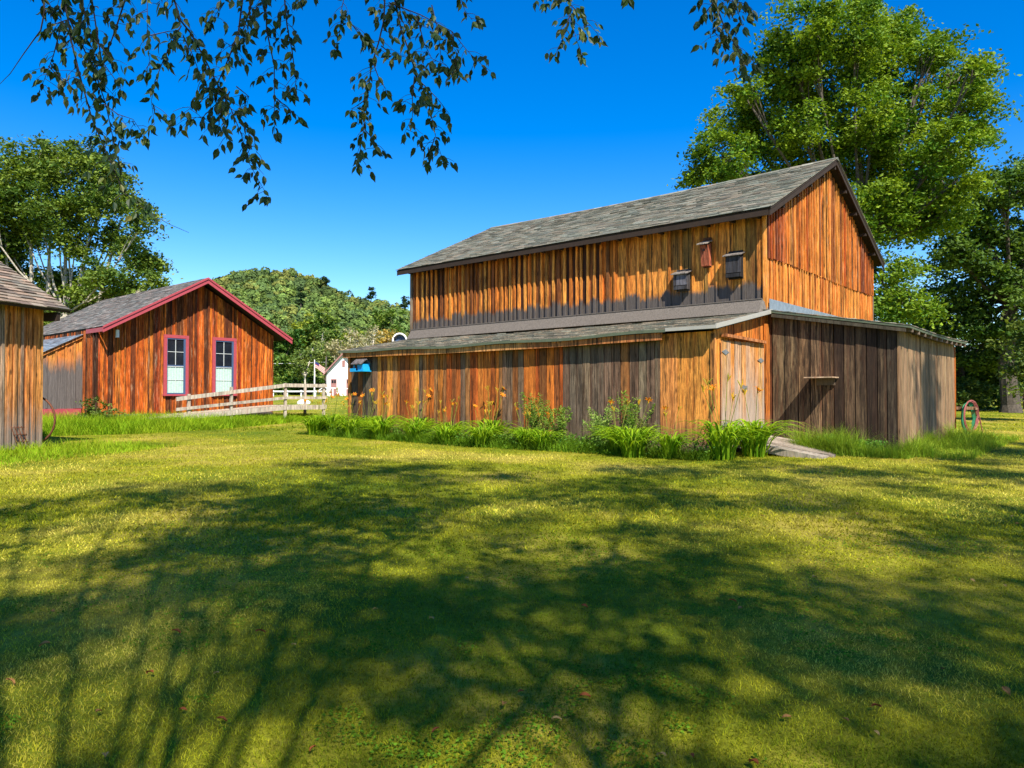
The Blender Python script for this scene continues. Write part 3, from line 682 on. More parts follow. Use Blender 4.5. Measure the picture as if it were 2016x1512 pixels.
def window(pxa, pxb, pya, pyb):
    ya, yb = cly(pxa), cly(pxb); Y = cw(0, (ya+yb)/2, 0).y
    zt = CAMZ+(782-pya)/F*Y-.62; zb_ = CAMZ+(782-pyb)/F*Y-.62
    mb = MB(); t_ = .11; x0, x1 = .05, .1
    mb.box(x0, x1, ya, ya+t_, zb_, zt); mb.box(x0, x1, yb-t_, yb, zb_, zt); mb.box(x0, x1+.004, ya, yb, zt, zt+t_); mb.box(x0, x1+.03, ya-.02, yb+.02, zb_-.06, zb_)
    win = mb.build('window', M['red_trim'], cot)
    iy0, iy1 = ya+t_, yb-t_; f = .045; zm = (zb_+zt)/2+.02
    mb = MB()
    mb.box(.052, .094, iy0, iy0+f*.4, zb_, zt); mb.box(.052, .094, iy1-f*1.5, iy1, zb_, zt); mb.box(.052, .09, iy0, iy1, zt-f, zt); mb.box(.052, .09, iy0, iy1, zb_, zb_+f); mb.box(.052, .088, iy0, iy1, zm-.02, zm+.02)
    mb.build('sash', M['blue_sash'], cot).parent = win
    mb = MB(); mb.box(.055, .06, iy0, iy1, zm, zt); g = mb.build('pane', M['glass'], cot); g.parent = win
    mb = MB(); ym = (iy0+iy1-f)/2
    mb.box(.06, .078, ym-.009, ym+.009, zb_+f, zt-f); 
    for zz in ((zm+zt)/2, (zb_+zm)/2+.0): mb.box(.06, .077, iy0+.02, iy1-.06, zz-.009, zz+.009)
    mb.box(.06, .085, iy0+.02, iy1-.06, zm-.045, zm-.022); mb.build('glazing_bar', M['muntin'], cot).parent = win
    mb = MB(); n = 14
    for k in range(n):
        a = iy0+(iy1-iy0)*k/n; b = iy0+(iy1-iy0)*(k+1)/n; d = .006*(k % 2)
        mb.hexa([(.052, a, zb_+.02), (.056+d, a, zb_+.02), (.056+.006-d, b, zb_+.02), (.052, b, zb_+.02), (.052, a, zm-.05), (.056+d, a, zm-.05), (.056+.006-d, b, zm-.05), (.052, b, zm-.05)])
    mb.build('curtain', M['curtain'], cot).parent = win
window(321, 370, 666, 776); window(417, 464, 671, 776)
mb = MB(); yy = cly(229); mb.box(.05, .12, yy-.05, yy+.05, 2.95, 3.2); mb.build('junction_box', M['white'], cot)
# annex on its left side
mb = MB()
def az(s): return 3.0-.55*s
AW = 2.4
planks(mb, (-1.3, 0), (0, -1), (1, 0), AW, cst(.6), az, [(4, (.65, .25, .05)), (2, (.5, .2, .05))], .26, .32, batten=(.05, .022, 1))
planks(mb, (-1.3, -AW), (-1, 0), (0, -1), 4, cst(.6), cst(az(AW)), [(3, GREYB)], .3, .4)
mb.build('annex_wall', M['wood_annex'], cot)
au = Vector((0, AW+.2, .55*(AW+.2))); al = au.length; au.normalize()
mb = MB(); shingles(mb, (-5.4, -AW-.2, az(AW+.2)+.1), (1, 0, 0), au, 4.25, al, [(3, (.2, .23, .27)), (2, (.15, .17, .2))], .14, .3)
mb.build('annex_roof', M['shingle'], cot)
mb = MB(); mb.obox((-1.24, -AW-.2, az(AW+.2)+.03), (-1.24, -.03, az(0)+.03), (.03, 0, 0), (0, 0, .06), (.6, .22, .05)); mb.build('rake_board', M['wood_red'], cot)
mb = MB(); mb.box(-5.3, -1.25, -AW-.02, -.05, .28, .6); mb.build('skirt', M['red_trim'], cot)

# ------------------------------------------------------------------ cottage access ramp with railing
rt = thing('access_ramp', 'pale wooden wheelchair ramp with two rail fence in front of the cottage', 'ramp', cw(0, 0, 0), BA)
def zr(s): return np.interp(s, [1.0, 5.82, 7.5], [.3, .66, .66])
mb = MB()
y = 1.0
while y < 7.5:
    z = float(zr(y)); z2 = float(zr(y+.14)); mb.hexa([(.5, y, z-.04), (1.66, y, z-.04), (1.66, y+.135, z2-.04), (.5, y+.135, z2-.04), (.5, y, z), (1.66, y, z), (1.66, y+.135, z2), (.5, y+.135, z2)], jit((.42, .35, .26), .12, .03)); y += .14
mb.build('deck', M['wood_pale'], rt)
pale = (.44, .385, .31)
for xx in (1.7, .45):
    mb = MB()
    for a, b in ((1.9, 5.82), (5.825, 7.6)):
        mb.obox((xx+.03, a, float(zr(a))-.06), (xx+.03, b, float(zr(b))-.06), (.018, 0, 0), (0, 0, .085), pale)
    mb.build('stringer', M['wood_pale'], rt)
    for zt_ in (.76, .3):
        if xx < 1: continue
        mb = MB()
        for a, b in ((1.75, 5.82), (5.825, 7.62)):
            da = .62/.84 if a < 5 else 1
            mb.obox((xx+.05, a, float(zr(a))+zt_*da), (xx+.05, b, float(zr(b))+zt_), (.018, 0, 0), (0, 0, .065 if zt_ > .5 else .05), jit(pale, .08, .02))
        mb.build('rail', M['wood_pale'], rt)
    for s_ in ((2.2, 3.7, 5.82, 7.5) if xx > 1 else (7.5,)):
        mb = MB(); zt2 = float(zr(s_))+(.76 if s_ > 2.5 else .62); mb.box(xx-.05, xx+.028 if xx > 1 else xx+.03, s_-.045, s_+.045, -.1, zt2+.08, jit(pale, .1, .02)); mb.build('post', M['wood_pale'], rt)

# ------------------------------------------------------------------ near-left shed
A3 = math.atan2(-.26, .966); b3 = (-10.2, 16.0)
sh = thing('plank_shed', 'old board and batten shed at the left edge with brown shingle roof', 'shed', (b3[0], b3[1], .5), A3)
mb = MB(); p3 = [(4, (.58, .24, .06)), (3, (.65, .3, .1)), (2, (.3, .12, .04)), (2, (.35, .24, .16))]
planks(mb, (0, -5), (0, 1), (1, 0), 5, cst(0), cst(3.08), p3, .13, .19, batten=(.055, .03, .95), bpal=p3)
planks(mb, (0, 0), (-1, 0), (0, 1), 4.4, cst(0), lambda s: 3.05+min(s, 4.4-s)*.58, p3, .2, .3)
planks(mb, (-4.4, -5), (0, 1), (-1, 0), 5, cst(0), cst(3.08), p3, .3, .4); planks(mb, (0, -5), (-1, 0), (0, -1), 4.4, cst(0), lambda s: 3.05+min(s, 4.4-s)*.58, p3, .3, .4)
mb.build('wall', M['wood_left'], sh)
u3 = Vector((-2.65, 0, 1.54)); l3 = u3.length; u3.normalize(); u4 = Vector((2.65, 0, 1.54)).normalized()
mb = MB(); shingles(mb, (.45, -5.3, 2.99), (0, 1, 0), u3, 5.65, l3, SH_B3, .16, .32, .02); shingles(mb, (-4.85, -5.3, 2.99), (0, 1, 0), u4, 5.65, l3, SH_B3, .3, .5)
rf = mb.build('roof', M['shingle'], sh)
mb = MB(); slab(mb, (.44, -5.29, 2.985), (0, 1, 0), u3, 5.63, l3-.01, .05); slab(mb, (-4.84, -5.29, 2.985), (0, 1, 0), u4, 5.63, l3-.01, .05)
mb.box(.03, .4, .02, .1, 2.75, 2.93); mb.build('soffit', M['soffit_wood'], sh).parent = rf
# iron hoop and little trellis against it
def swm(x, y, z): c, s = math.cos(A3), math.sin(A3); return Vector((b3[0]+c*x-s*y, b3[1]+s*x+c*y, .5+z))
mb = MB(); R_ = .52
mb.tube([(R_*math.cos(a), R_*.12*math.cos(a), .53+R_*math.sin(a)) for a in [2*math.pi*k/28 for k in range(29)]], .022, 6, cap=False)
o = mb.build('iron_hoop', M['rust'], smooth=True); o.location = swm(-.36, .16, 0.08); o.rotation_euler.z = A3
tag(o, 'rusty iron wheel hoop leaning at the corner of the old shed', 'iron hoop')
t = thing('wire_rack', 'small rusty slatted rack leaning at the foot of the old shed', 'rack', swm(.28, -.62, .0), A3+.1)
mb = MB()
for k in range(4): mb.tube([(0.02, -.14+k*.085, 0), (-.17, -.16+k*.085, .5)], .009, 5)
mb.build('bars', M['rust'], t)
for zz in (.04, .18, .33, .47):
    mb = MB(); mb.tube([(.02-.17*zz/.5+.01, -.19, zz), (.02-.17*zz/.5+.01, .14, zz)], .008, 5); mb.build('crossbar', M['rust'], t)

# ------------------------------------------------------------------ far things: schoolhouse, flag, fence, vent pipe
sa = math.atan2(.12, 1); sp = pt(643, 780, 105); sp.z = gzf(sp.x, sp.y)
sc = thing('schoolhouse', 'small white clapboard schoolhouse with mauve doors beyond the lawn', 'house', sp, sa)
W_ = 4.7
mb = MB()
for k in range(26):
    z0 = k*.14; mb.box(0, W_, -.02-.0, .0, z0, z0+.13, (1, 1, 1))
mb.box(.01, W_-.01, .005, 8, 0, 3.3)
mb.add([(0, -.01, 3.2), (W_, -.01, 3.2), (W_/2, -.01, 6.0), (0, .02, 3.2), (W_, .02, 3.2), (W_/2, .02, 6.0)], [(0, 1, 4, 3)], [(0, 1, 2), (3, 5, 4)])
mb.build('wall', M['clap'], sc)
mb = MB()
for sx in (-1, 1):
    a = Vector((W_/2, -.5, 6.15)); b = Vector((W_/2+sx*(W_/2+.45), -.5, 3.05)); d = Vector((0, 9, 0))
    P = [b, b+d, a+d, a]; P = [p-Vector((0, 0, .12)) for p in P]+P
    mb.add(P, [(0, 1, 2, 3), (4, 7, 6, 5), (0, 4, 5, 1), (1, 5, 6, 2), (2, 6, 7, 3), (3, 7, 4, 0)])
mb.build('roof', M['brown_roof'], sc)
mb = MB()
for sx in (-1, 1):
    mb.obox((W_/2, -.53, 6.03), (W_/2+sx*(W_/2+.45), -.53, 2.93), (0, .03, 0), (0, 0, .13))
mb.build('barge_board', M['mauve'], sc)
for x in (.6, 2.75):
    mb = MB(); mb.box(x, x+.8, -.09, -.02, 0, 2.35); d = mb.build('door', M['mauve'], sc)
    mb = MB(); mb.box(x+.1, x+.37, -.11, -.092, 1.75, 2.2); mb.box(x+.43, x+.7, -.11, -.092, 1.75, 2.2); mb.build('transom_pane', M['glass'], sc).parent = d
mb = MB(); mb.box(W_/2-.2, W_/2+.2, -.08, -.02, 4.1, 5.0); mb.build('attic_window', M['mauve'], sc)
fp = pt(619, 778, 88); fp.z = gzf(fp.x, fp.y)
t = thing('flagpole', 'white flagpole with a drooping striped flag beside the schoolhouse', 'flagpole', fp)
mb = MB(); mb.tube([(0, 0, 0), (0, 0, 4.4)], [.09, .05], 8); mb.build('pole', M['white'], t)
V = []; Qs = []; Cc = []
for j in range(9):
    for i in range(14):
        u_ = i/13; v_ = j/8
        V.append((.05+u_*1.2, .1*math.sin(u_*9+v_), 4.2-v_*.75-u_*.75+.05*math.sin(u_*6))); Cc.append(((.03, .04, .16) if (u_ < .4 and v_ < .5) else ((.5, .04, .05) if j % 2 == 0 else (.7, .68, .65)))+(1,))
for j in range(8):
    for i in range(13): a = j*14+i; Qs.append((a, a+1, a+15, a+14))
build('flag', V, Qs, None, M['flag'], t, Cc)
wf = pt(536, 777, 92); wf.z = gzf(wf.x, wf.y)
t = thing('rail_fence', 'low white rail fence along the far edge of the lawn', 'fence', wf)
mb = MB(); mb.box(0, 7.4, -.05, .05, .55, .72); mb.build('rail', M['white'], t)
for k in range(5):
    mb = MB(); mb.box(k*1.75, k*1.75+.16, .06, .2, 0, .78); mb.build('post', M['white'], t)
rl = pt(619, 778, 96); rl.z = gzf(rl.x, rl.y)
t = thing('entrance_railing', 'white stair railing in front of the schoolhouse door', 'railing', rl)
mb = MB(); mb.obox((0, 0, .35), (1.2, 0, 1.15), (0, .04, 0), (0, 0, .06)); mb.obox((1.2, 0, 1.1), (4.6, 0, .95), (0, .04, 0), (0, 0, .06)); mb.build('rail', M['white'], t)
for x, h in ((0, .45), (1.2, 1.35), (2.4, 1.05), (3.6, 1.0), (4.6, .95)):
    mb = MB(); mb.box(x-.06, x+.06, -.06, .06, 0, h); mb.build('post', M['white'], t)
up = pt(642, 745, 118); up.z = gzf(up.x, up.y)
t = thing('utility_pole', 'thin pale utility pole with a slack wire behind the schoolhouse', 'pole', up)
mb = MB(); mb.tube([(0, 0, 0), (0, 0, 6.2)], [.16, .11], 8); mb.build('pole', M['wood_grey'], t)
mb = MB(); mb.tube([(-30+3*k, 0, 5.1+.3*((k-5)/5)**2-.1) for k in range(11)], .035, 4); mb.build('wire', M['white'], t)
st = pt(598, 790, 48); st.z = gzf(st.x, st.y)
V = []; 
mb = MB(); n = 10
ring = [[(.45*math.cos(2*math.pi*k/n)*r*random.uniform(.85, 1.1), .3*math.sin(2*math.pi*k/n)*r, z) for k in range(n)] for r, z in ((1, -.05), (.95, .14), (.55, .27))]
P = sum(ring, [])+[(0, 0, .3)]; mb.add(P, [(l*n+k, l*n+(k+1) % n, (l+1)*n+(k+1) % n, (l+1)*n+k) for l in range(2) for k in range(n)], [(2*n+k, 2*n+(k+1) % n, 3*n) for k in range(n)])
o = mb.build('pale_stone', M['white']); o.location = st; tag(o, 'pale rounded stone lying on the far lawn beyond the ramp', 'stone')
vp = bw(-11.0, 3.2) ; vp = pt(790, 672, 27.5); vz = vp.z; vp.z = gzf(vp.x, vp.y)
t = thing('vent_pipe', 'white elbow vent pipe with round mouth above the left end of the low roof', 'vent pipe', vp)
hh = vz-vp.z
mb = MB(); mb.tube([(0, 0, 0), (0, 0, hh-.35)], .2, 20); mb.tube([(0, .3*math.cos(a)+.0, hh-.35+.3*math.sin(a)) for a in (0, .3)], .2, 20)
mb.tube([(0, 0, hh-.35), (0, -.02, hh-.2), (0, -.1, hh-.06), (0, -.25, hh), (0, -.4, hh)], [.2, .21, .23, .26, .27], 24, cap=False)
mb.build('pipe', M['white'], t, True)
mb = MB(); mb.tube([(.25*math.cos(a), -.41, hh+.25*math.sin(a)) for a in [2*math.pi*k/28 for k in range(29)]], .035, 8, cap=False); mb.build('rim', M['white'], t, True)
mb = MB(); mb.tube([(0, -.28, hh), (0, -.26, hh)], .2, 20); mb.build('inner_damper', M['blue_sash'], t)

# ------------------------------------------------------------------ trees
def leaves(cent, size, tone, up=.6, fold=.15, aspect=.6):
    n = len(cent)
    nr = rng.normal(0, 1, (n, 3)); nr[:, 2] = np.abs(nr[:, 2])+up; nr /= np.linalg.norm(nr, axis=1)[:, None]
    a = np.cross(nr, rng.normal(0, 1, (n, 3))); a /= np.linalg.norm(a, axis=1)[:, None]+1e-9
    b = np.cross(nr, a); s = size[:, None]
    V = np.stack([cent-a*s*.5, cent+b*s*aspect*.5-nr*s*fold, cent+a*s*.5-nr*s*fold*.6, cent-b*s*aspect*.5-nr*s*fold], 1).reshape(-1, 3)
    Q = (np.arange(n)*4)[:, None]+np.arange(4)
    C = np.repeat(np.concatenate([tone, np.ones((n, 1))], 1), 4, 0)
    return V, Q, C
def crown_pts(blobs, nclump, per, cr, flat=.5, shell=.5):
    """leaf centres gathered in flattened clumps in the outer part of each ellipsoid"""
    vol = np.array([b[3]*b[4]*b[5] for b in blobs])**.67; cnt = np.maximum((vol/vol.sum()*nclump).astype(int), 2)
    C = []; K = []; tips = []
    for b, m in zip(blobs, cnt):
        d = rng.normal(0, 1, (m, 3)); d /= np.linalg.norm(d, axis=1)[:, None]
        r = (shell+(1-shell)*rng.random(m))[:, None]
        cc = np.array(b[:3])+d*r*np.array(b[3:6]); tips.append(cc)
        for c in cc:
            q = int(per*rng.uniform(.5, 1.4)); s = cr*rng.uniform(.6, 1.3)
            pts = rng.normal(0, .5, (q, 3))*np.array([s, s, s*flat]); pts[:, 2] -= (pts[:, 0]**2+pts[:, 1]**2)*.25/s
            C.append(c+pts); K.append(np.full(q, rng.random()))
    return np.concatenate(C), np.concatenate(K), tips
def make_tree(name, label, base, blobs, nclump, per, cr, lsize, cols, trunk_r, fork, barkc=(.16, .13, .1), group=None, flat=.5, limb=1.0, cat='tree', shell=.5, dark_trunk=None, twigs=6):
    base = Vector(base); t = thing(name, label, cat, base, 0, group)
    P, K, tips = crown_pts(blobs, nclump, per, cr, flat, shell)
    n = len(P); f = np.clip(K+rng.normal(0, .22, n), 0, 1)[:, None]
    c0_, c1_ = np.array(cols[0]), np.array(cols[1]); tone = (c0_+(c1_-c0_)*f)*rng.uniform(.75, 1.25, (n, 1))
    V, Q, C = leaves(P-np.array(base), lsize*rng.uniform(.6, 1.3, n), tone)
    build('crown', V, Q, None, M['leaf'], t, C)
    mb = MB(); fk = Vector(fork)-base
    mid = fk*.5+Vector((random.uniform(-.15, .15), random.uniform(-.15, .15), 0))
    mb.tube([Vector((0, 0, -.1)), Vector((0, 0, .35)), mid, fk], [trunk_r*1.5, trunk_r*1.1, trunk_r*.95, trunk_r*.8], 10, barkc)
    for b, tp in zip(blobs, tips):
        bc = Vector(b[:3])-base; L = (bc-fk).length; r0 = trunk_r*.42*limb
        m1 = fk.lerp(bc, .5)+Vector((0, 0, -.08*L)); 
        mb.tube([fk, fk.lerp(m1, .5)+Vector((random.uniform(-.1, .1)*L*.3, 0, 0)), m1, bc], [r0, r0*.8, r0*.6, r0*.3], 6, barkc)
        for q in tp[:twigs]:
            qq = Vector(q)-base; mb.tube([m1.lerp(bc, random.uniform(.3, 1)), (m1.lerp(bc, .8)).lerp(qq, .5)+Vector((0, 0, .06*L)), qq], [r0*.35, r0*.2, r0*.06], 4, barkc)
    mb.build('trunk', M['bark'], t)
    return t
def PB(px, py, Y, r, ry=None, rz=None):
    p = pt(px, py, Y); k = Y/F; return (p.x, p.y, p.z, r*k, (ry or r)*k, (rz or r*.8)*k)
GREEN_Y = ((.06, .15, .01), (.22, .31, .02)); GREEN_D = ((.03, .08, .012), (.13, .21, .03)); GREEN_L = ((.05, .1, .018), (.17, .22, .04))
# big maple
bl = [(1590, 60, 75), (1680, 55, 90), (1750, 110, 90), (1640, 150, 110), (1560, 130, 75), (1720, 215, 100), (1530, 215, 80), (1450, 240, 70), (1420, 310, 70), (1500, 320, 85), (1610, 280, 70),
      (1690, 300, 90), (1790, 220, 85), (1830, 110, 45), (1860, 90, 35), (1890, 150, 60), (1925, 140, 35), (1900, 215, 65), (1870, 290, 75), (1930, 270, 40), (1780, 330, 90), (1840, 370, 75), (1780, 410, 80), (1880, 360, 55),
      (1730, 440, 60), (1800, 430, 60), (1860, 425, 50), (1400, 345, 50), (1740, 540, 60), (1780, 600, 60), (1735, 610, 45), (1550, 80, 40), (1690, 20, 40), (1760, 45, 45), (1740, 390, 70), (1460, 180, 35), (1570,250,60)]
blobs = [PB(x, y, 29+random.uniform(-2.5, 2.5), r*.92, r*1.1, r*.75) for x, y, r in bl]
mb_ = pt(1690, 800, 30); mb_.z = gzf(mb_.x, mb_.y)
make_tree('maple_tree', 'huge bright green maple towering behind the barn gable', mb_, blobs, 950, 150, .6, .165, GREEN_Y, .42, pt(1690, 480, 30), barkc=(.12, .1, .08), twigs=9, limb=.55)
# right-hand trees
tb = pt(1990, 800, 34); tb.z = gzf(tb.x, tb.y)
bl = [(1980, 370, 75), (2040, 350, 90), (1930, 440, 70), (1880, 500, 60), (1960, 500, 90), (2040, 480, 90), (1900, 560, 70), (1980, 600, 90), (2060, 600, 90), (1880, 630, 60), (1930, 680, 70), (2100, 420, 90), (2110, 560, 90)]
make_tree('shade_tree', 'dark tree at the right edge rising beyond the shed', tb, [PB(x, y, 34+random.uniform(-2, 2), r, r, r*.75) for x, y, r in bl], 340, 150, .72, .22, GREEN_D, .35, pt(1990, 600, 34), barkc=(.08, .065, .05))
bl = [(1850, 690, 55), (1910, 740, 50), (1860, 770, 45), (1960, 720, 60), (1790, 700, 60), (1820, 620, 50), (2030, 690, 60)]
tb = pt(1890, 800, 38); tb.z = gzf(tb.x, tb.y)
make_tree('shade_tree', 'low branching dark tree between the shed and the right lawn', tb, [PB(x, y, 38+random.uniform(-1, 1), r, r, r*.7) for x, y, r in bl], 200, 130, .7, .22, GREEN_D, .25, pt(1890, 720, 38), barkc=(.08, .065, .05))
bl = [(2010, 690, 40), (2040, 640, 50), (2010, 740, 35), (2060, 720, 45)]
tb = pt(2030, 812, 27); tb.z = gzf(tb.x, tb.y)
make_tree('young_tree', 'light green young tree at the far right edge', tb, [PB(x, y, 27, r, r, r) for x, y, r in bl], 60, 60, .45, .16, GREEN_L, .09, pt(2030, 740, 27))
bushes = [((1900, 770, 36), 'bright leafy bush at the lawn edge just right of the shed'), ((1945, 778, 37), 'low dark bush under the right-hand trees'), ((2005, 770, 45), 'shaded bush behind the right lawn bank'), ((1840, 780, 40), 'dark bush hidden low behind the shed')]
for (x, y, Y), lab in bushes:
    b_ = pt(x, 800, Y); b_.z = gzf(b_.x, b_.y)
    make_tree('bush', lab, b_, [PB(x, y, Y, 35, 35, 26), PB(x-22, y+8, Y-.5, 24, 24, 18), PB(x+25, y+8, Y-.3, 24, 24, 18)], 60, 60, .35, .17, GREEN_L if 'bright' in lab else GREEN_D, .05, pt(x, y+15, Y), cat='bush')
# left tree behind the cottage
bl = [(60, 330, 75), (140, 320, 75), (210, 345, 60), (20, 390, 80), (110, 400, 80), (190, 400, 70), (245, 400, 45), (0, 470, 70), (60, 450, 60), (150, 470, 55), (230, 470, 50), (285, 440, 30), (270, 510, 45), (300, 520, 28), (270, 600, 42), (60, 650, 55), (0, 600, 70), (300, 560, 32), (180, 590, 50), (110, 560, 50), (230, 620, 45), (210, 540, 50), (40, 540, 50), (140, 560, 50), (250, 570, 45), (-60, 400, 90), (-50, 520, 80), (185, 600, 40), (100, 610, 40), (150, 640, 50)]
tb = pt(130, 800, 42); tb.z = gzf(tb.x, tb.y)
lt = make_tree('ash_tree', 'tall airy ash tree behind the cottage and the old shed', tb, [PB(x, y, 42+random.uniform(-2.5, 2.5), r*.95, r, r*.8) for x, y, r in bl], 720, 125, .8, .22, ((.05, .11, .015), (.19, .26, .035)), .3, pt(130, 620, 42), barkc=(.4, .36, .3), shell=.25, limb=.6)
mb = MB()
for (x0, x1, yt) in ((65, 60, 400), (90, 100, 420), (20, 10, 450), (130, 128, 380), (165, 240, 430)):
    a = pt(x0, 760, 42)-tb; b = pt((x0+x1)/2, 560, 42)-tb; c = pt(x1, yt, 42)-tb; mb.tube([a, b, c], [.16, .11, .03], 7, (.4, .36, .3))
mb.build('stem', M['bark'], lt)

# row of trees at the foot of the hill
mid = [('tree', 545, 640, 135, 'F'), ('tree', 590, 600, 150, 'Y'), ('tree', 560, 700, 120, 'G'), ('birch_tree', 600, 668, 113, 'B'), ('birch_tree', 665, 660, 112, 'S'), ('birch_tree', 705, 650, 114, 'S'), ('birch_tree', 738, 648, 113, 'S'), ('birch_tree', 768, 655, 112, 'O'), ('birch_tree', 620, 640, 128, 'B'), ('birch_tree', 645, 655, 122, 'B'), ('tree', 640, 610, 150, 'G'), ('birch_tree', 690, 640, 130, 'S'),
       ('birch_tree', 720, 630, 128, 'S'), ('birch_tree', 755, 625, 132, 'S'), ('birch_tree', 775, 640, 126, 'O'), ('tree', 800, 630, 140, 'G'), ('tree', 690, 605, 150, 'Y'), ('tree', 740, 600, 155, 'G'), ('tree', 830, 620, 150, 'G'), ('tree', 500, 640, 140, 'G'), ('tree', 450, 650, 145, 'F'), ('tree', 575, 740, 118, 'F'), ('tree', 610, 725, 119, 'F'), ('tree', 535, 745, 116, 'G')]
words = {'F': 'dark green bushy tree', 'Y': 'yellow green leafy tree', 'G': 'mid green leafy tree', 'B': 'thin pale trunked birch', 'S': 'nearly bare pale grey birch', 'O': 'golden leaved pale birch'}
place = ['just right of the cottage eave', 'above the ramp landing at the hill foot', 'behind the near end of the far fence', 'in front row left of the flagpole', 'directly above the schoolhouse roof', 'in front row just right of the schoolhouse', 'in front row above the lean-to left end', 'in front row left of the vent pipe', 'left of the flagpole', 'behind the flagpole', 'standing back above the flagpole', 'above the schoolhouse roof peak', 'right of the schoolhouse peak above the low roof', 'left of the vent pipe', 'directly behind the vent pipe', 'against the barn left corner', 'high behind the bare birches', 'highest behind the bare birches', 'partly hidden behind the barn corner', 'seen over the cottage roof slope', 'behind the cottage ridge', 'low behind the white fence', 'low between flagpole and cottage', 'low beside the cottage corner']
colr = {'F': ((.03, .09, .012), (.11, .2, .025)), 'Y': ((.12, .2, .02), (.32, .34, .03)), 'G': ((.06, .14, .02), (.18, .25, .035)), 'B': ((.09, .15, .03), (.22, .27, .06)), 'S': ((.24, .24, .12), (.42, .37, .2)), 'O': ((.3, .22, .05), (.5, .34, .06))}
for (nm, px, py, Y, k), plc in zip(mid, place):
    b_ = pt(px, 770, Y); b_.z = gzf(b_.x, b_.y); top = pt(px, py, Y).z; H = top-b_.z
    sparse = k in 'BSO'
    w_ = H*(.27 if sparse else .4); blobs = []
    for q in range(5 if sparse else 7):
        fz = random.uniform(.45 if sparse else .3, .88); ww = w_*(.6 if fz > .7 else .9)
        blobs.append((b_.x+random.uniform(-1, 1)*w_*.55, b_.y+random.uniform(-1, 1)*w_*.5, b_.z+H*fz, ww*.5, ww*.5, H*.15))
    make_tree(nm, words[k]+' '+plc, b_, blobs, 50 if sparse else 120, (16 if k == 'S' else 32) if sparse else 45, 1.1, .5 if sparse else .75, colr[k], .16 if sparse else .28, (b_.x, b_.y, b_.z+H*.35), barkc=(.62, .56, .46) if sparse else (.15, .12, .09), group='trees at the foot of the hill', limb=2.0 if sparse else .8, twigs=14 if sparse else 3)

# bench at the right edge
b_ = pt(2008, 800, 38); b_.z = gzf(b_.x, b_.y)
t = thing('garden_bench', 'weathered wooden bench in the shade at the far right edge', 'bench', b_, .3)
for nm, bx in (('seat', [(-.6, .6, -.22, .22, .42, .47)]), ('backrest', [(-.6, .6, .22, .26, .55, .95)]), ('leg', [(-.58, -.5, -.2, -.12, 0, .42)]), ('leg', [(.5, .58, -.2, -.12, 0, .42)]), ('leg', [(-.58, -.5, .16, .24, 0, .98)]), ('leg', [(.5, .58, .16, .24, 0, .98)])):
    mb = MB()
    for q in bx: mb.box(*[v+(.002 if nm == 'leg' and i == 3 else 0) for i, v in enumerate(q)], (.4, .28, .16))
    mb.build(nm, M['wood_pale'], t)

# ------------------------------------------------------------------ hill with forest
SX = [-900, -300, 0, 150, 300, 370, 420, 455, 500, 540, 580, 610, 650, 700, 760, 810, 900, 1100, 1400, 1800, 2400, 3000]
SY = [735, 690, 640, 600, 584, 564, 549, 534, 526, 524, 528, 537, 560, 578, 592, 604, 625, 660, 690, 715, 735, 750]
def hz(x, y):
    y = np.maximum(y, 1.); px = 1008+x/y*F
    top = np.interp(px, SX, SY)+4; zr_ = (782-top)/F*480+1.6
    t = np.clip((y-170)/310, 0, 1); s_ = t*t*(3-2*t)*.5+t*.5
    back = np.clip((y-480)/400, 0, 1)
    return 2.3+(zr_-2.3)*s_*(1-back*.9)+(vnoise(x+900, y, .02, 9)-.5)*10*t*(1-t)*2-.5
# sample silhouettes in world space at the ridge line so the hill is a fixed shape
def hz_world(x, y):
    xr_ = x*480/np.clip(y, 300, 480) if False else x
    px = 1008+xr_/480*F
    zr_ = (782-np.interp(px, SX, SY)-4)/F*480+1.6
    t = np.clip((y-170)/310, 0, 1); s_ = t**1.45
    back = np.clip((y-480)/400, 0, 1)
    return 1.0+(zr_-4.5)*s_*(1-back*.9)+(vnoise(x+900, y, .02, 9)-.5)*9*t*(1-t)*2
hxs = np.arange(-620, 640, 12.); hys = np.concatenate([np.arange(170, 500, 10.), np.arange(500, 900, 50.)])
V, Q = grid(hxs, hys, hz_world)
M['hillg'] = plain('hill_undergrowth', (.05, .09, .02), .9, var=.4, scale=.05)
tag(build('hill', V, Q, None, M['hillg'], smooth=True), kind='structure')
n = 12000
hx_ = rng.uniform(-560, 120, n); hy_ = 175+325*rng.random(n)**.8
hx2 = rng.uniform(120, 600, 1100); hy2 = rng.uniform(300, 490, 1100)
hx_ = np.concatenate([hx_, hx2]); hy_ = np.concatenate([hy_, hy2]); n = len(hx_)
hzv = hz_world(hx_, hy_); rad = 1.3+2.0*rng.random(n)**1.5
per = 56; d = rng.normal(0, 1, (n, per, 3)); d[:, :, 2] = np.abs(d[:, :, 2])*1.0-.15; d /= np.linalg.norm(d, axis=2)[:, :, None]
cen = np.stack([hx_, hy_, hzv+rad*.7], -1)[:, None, :]+d*rad[:, None, None]*rng.uniform(.8, 1.08, (n, per, 1))
hc = np.array([[.06, .12, .025], [.1, .17, .025], [.16, .22, .03], [.05, .1, .035], [.24, .23, .04], [.12, .18, .04]])
idx = rng.choice(6, n, p=[.22, .26, .22, .12, .05, .13]); fld = vnoise(hx_+900, hy_, .03, 12)
idx = np.where(rng.random(n) < .6, np.clip((vnoise(hx_+900, hy_*1.6, .05, 13)*6).astype(int), 0, 5) % 6, idx)
tone = (hc[idx]*.5+hc.mean(0)*.42+np.array([.008, .014, .01]))*rng.uniform(.72, 1.2, (n, 1))*(.85+.55*fld)[:, None]  # constant offset pales the crowns, haze put into the leaf colour
tone = np.repeat(tone, per, 0)*rng.uniform(.8, 1.2, (n*per, 1))
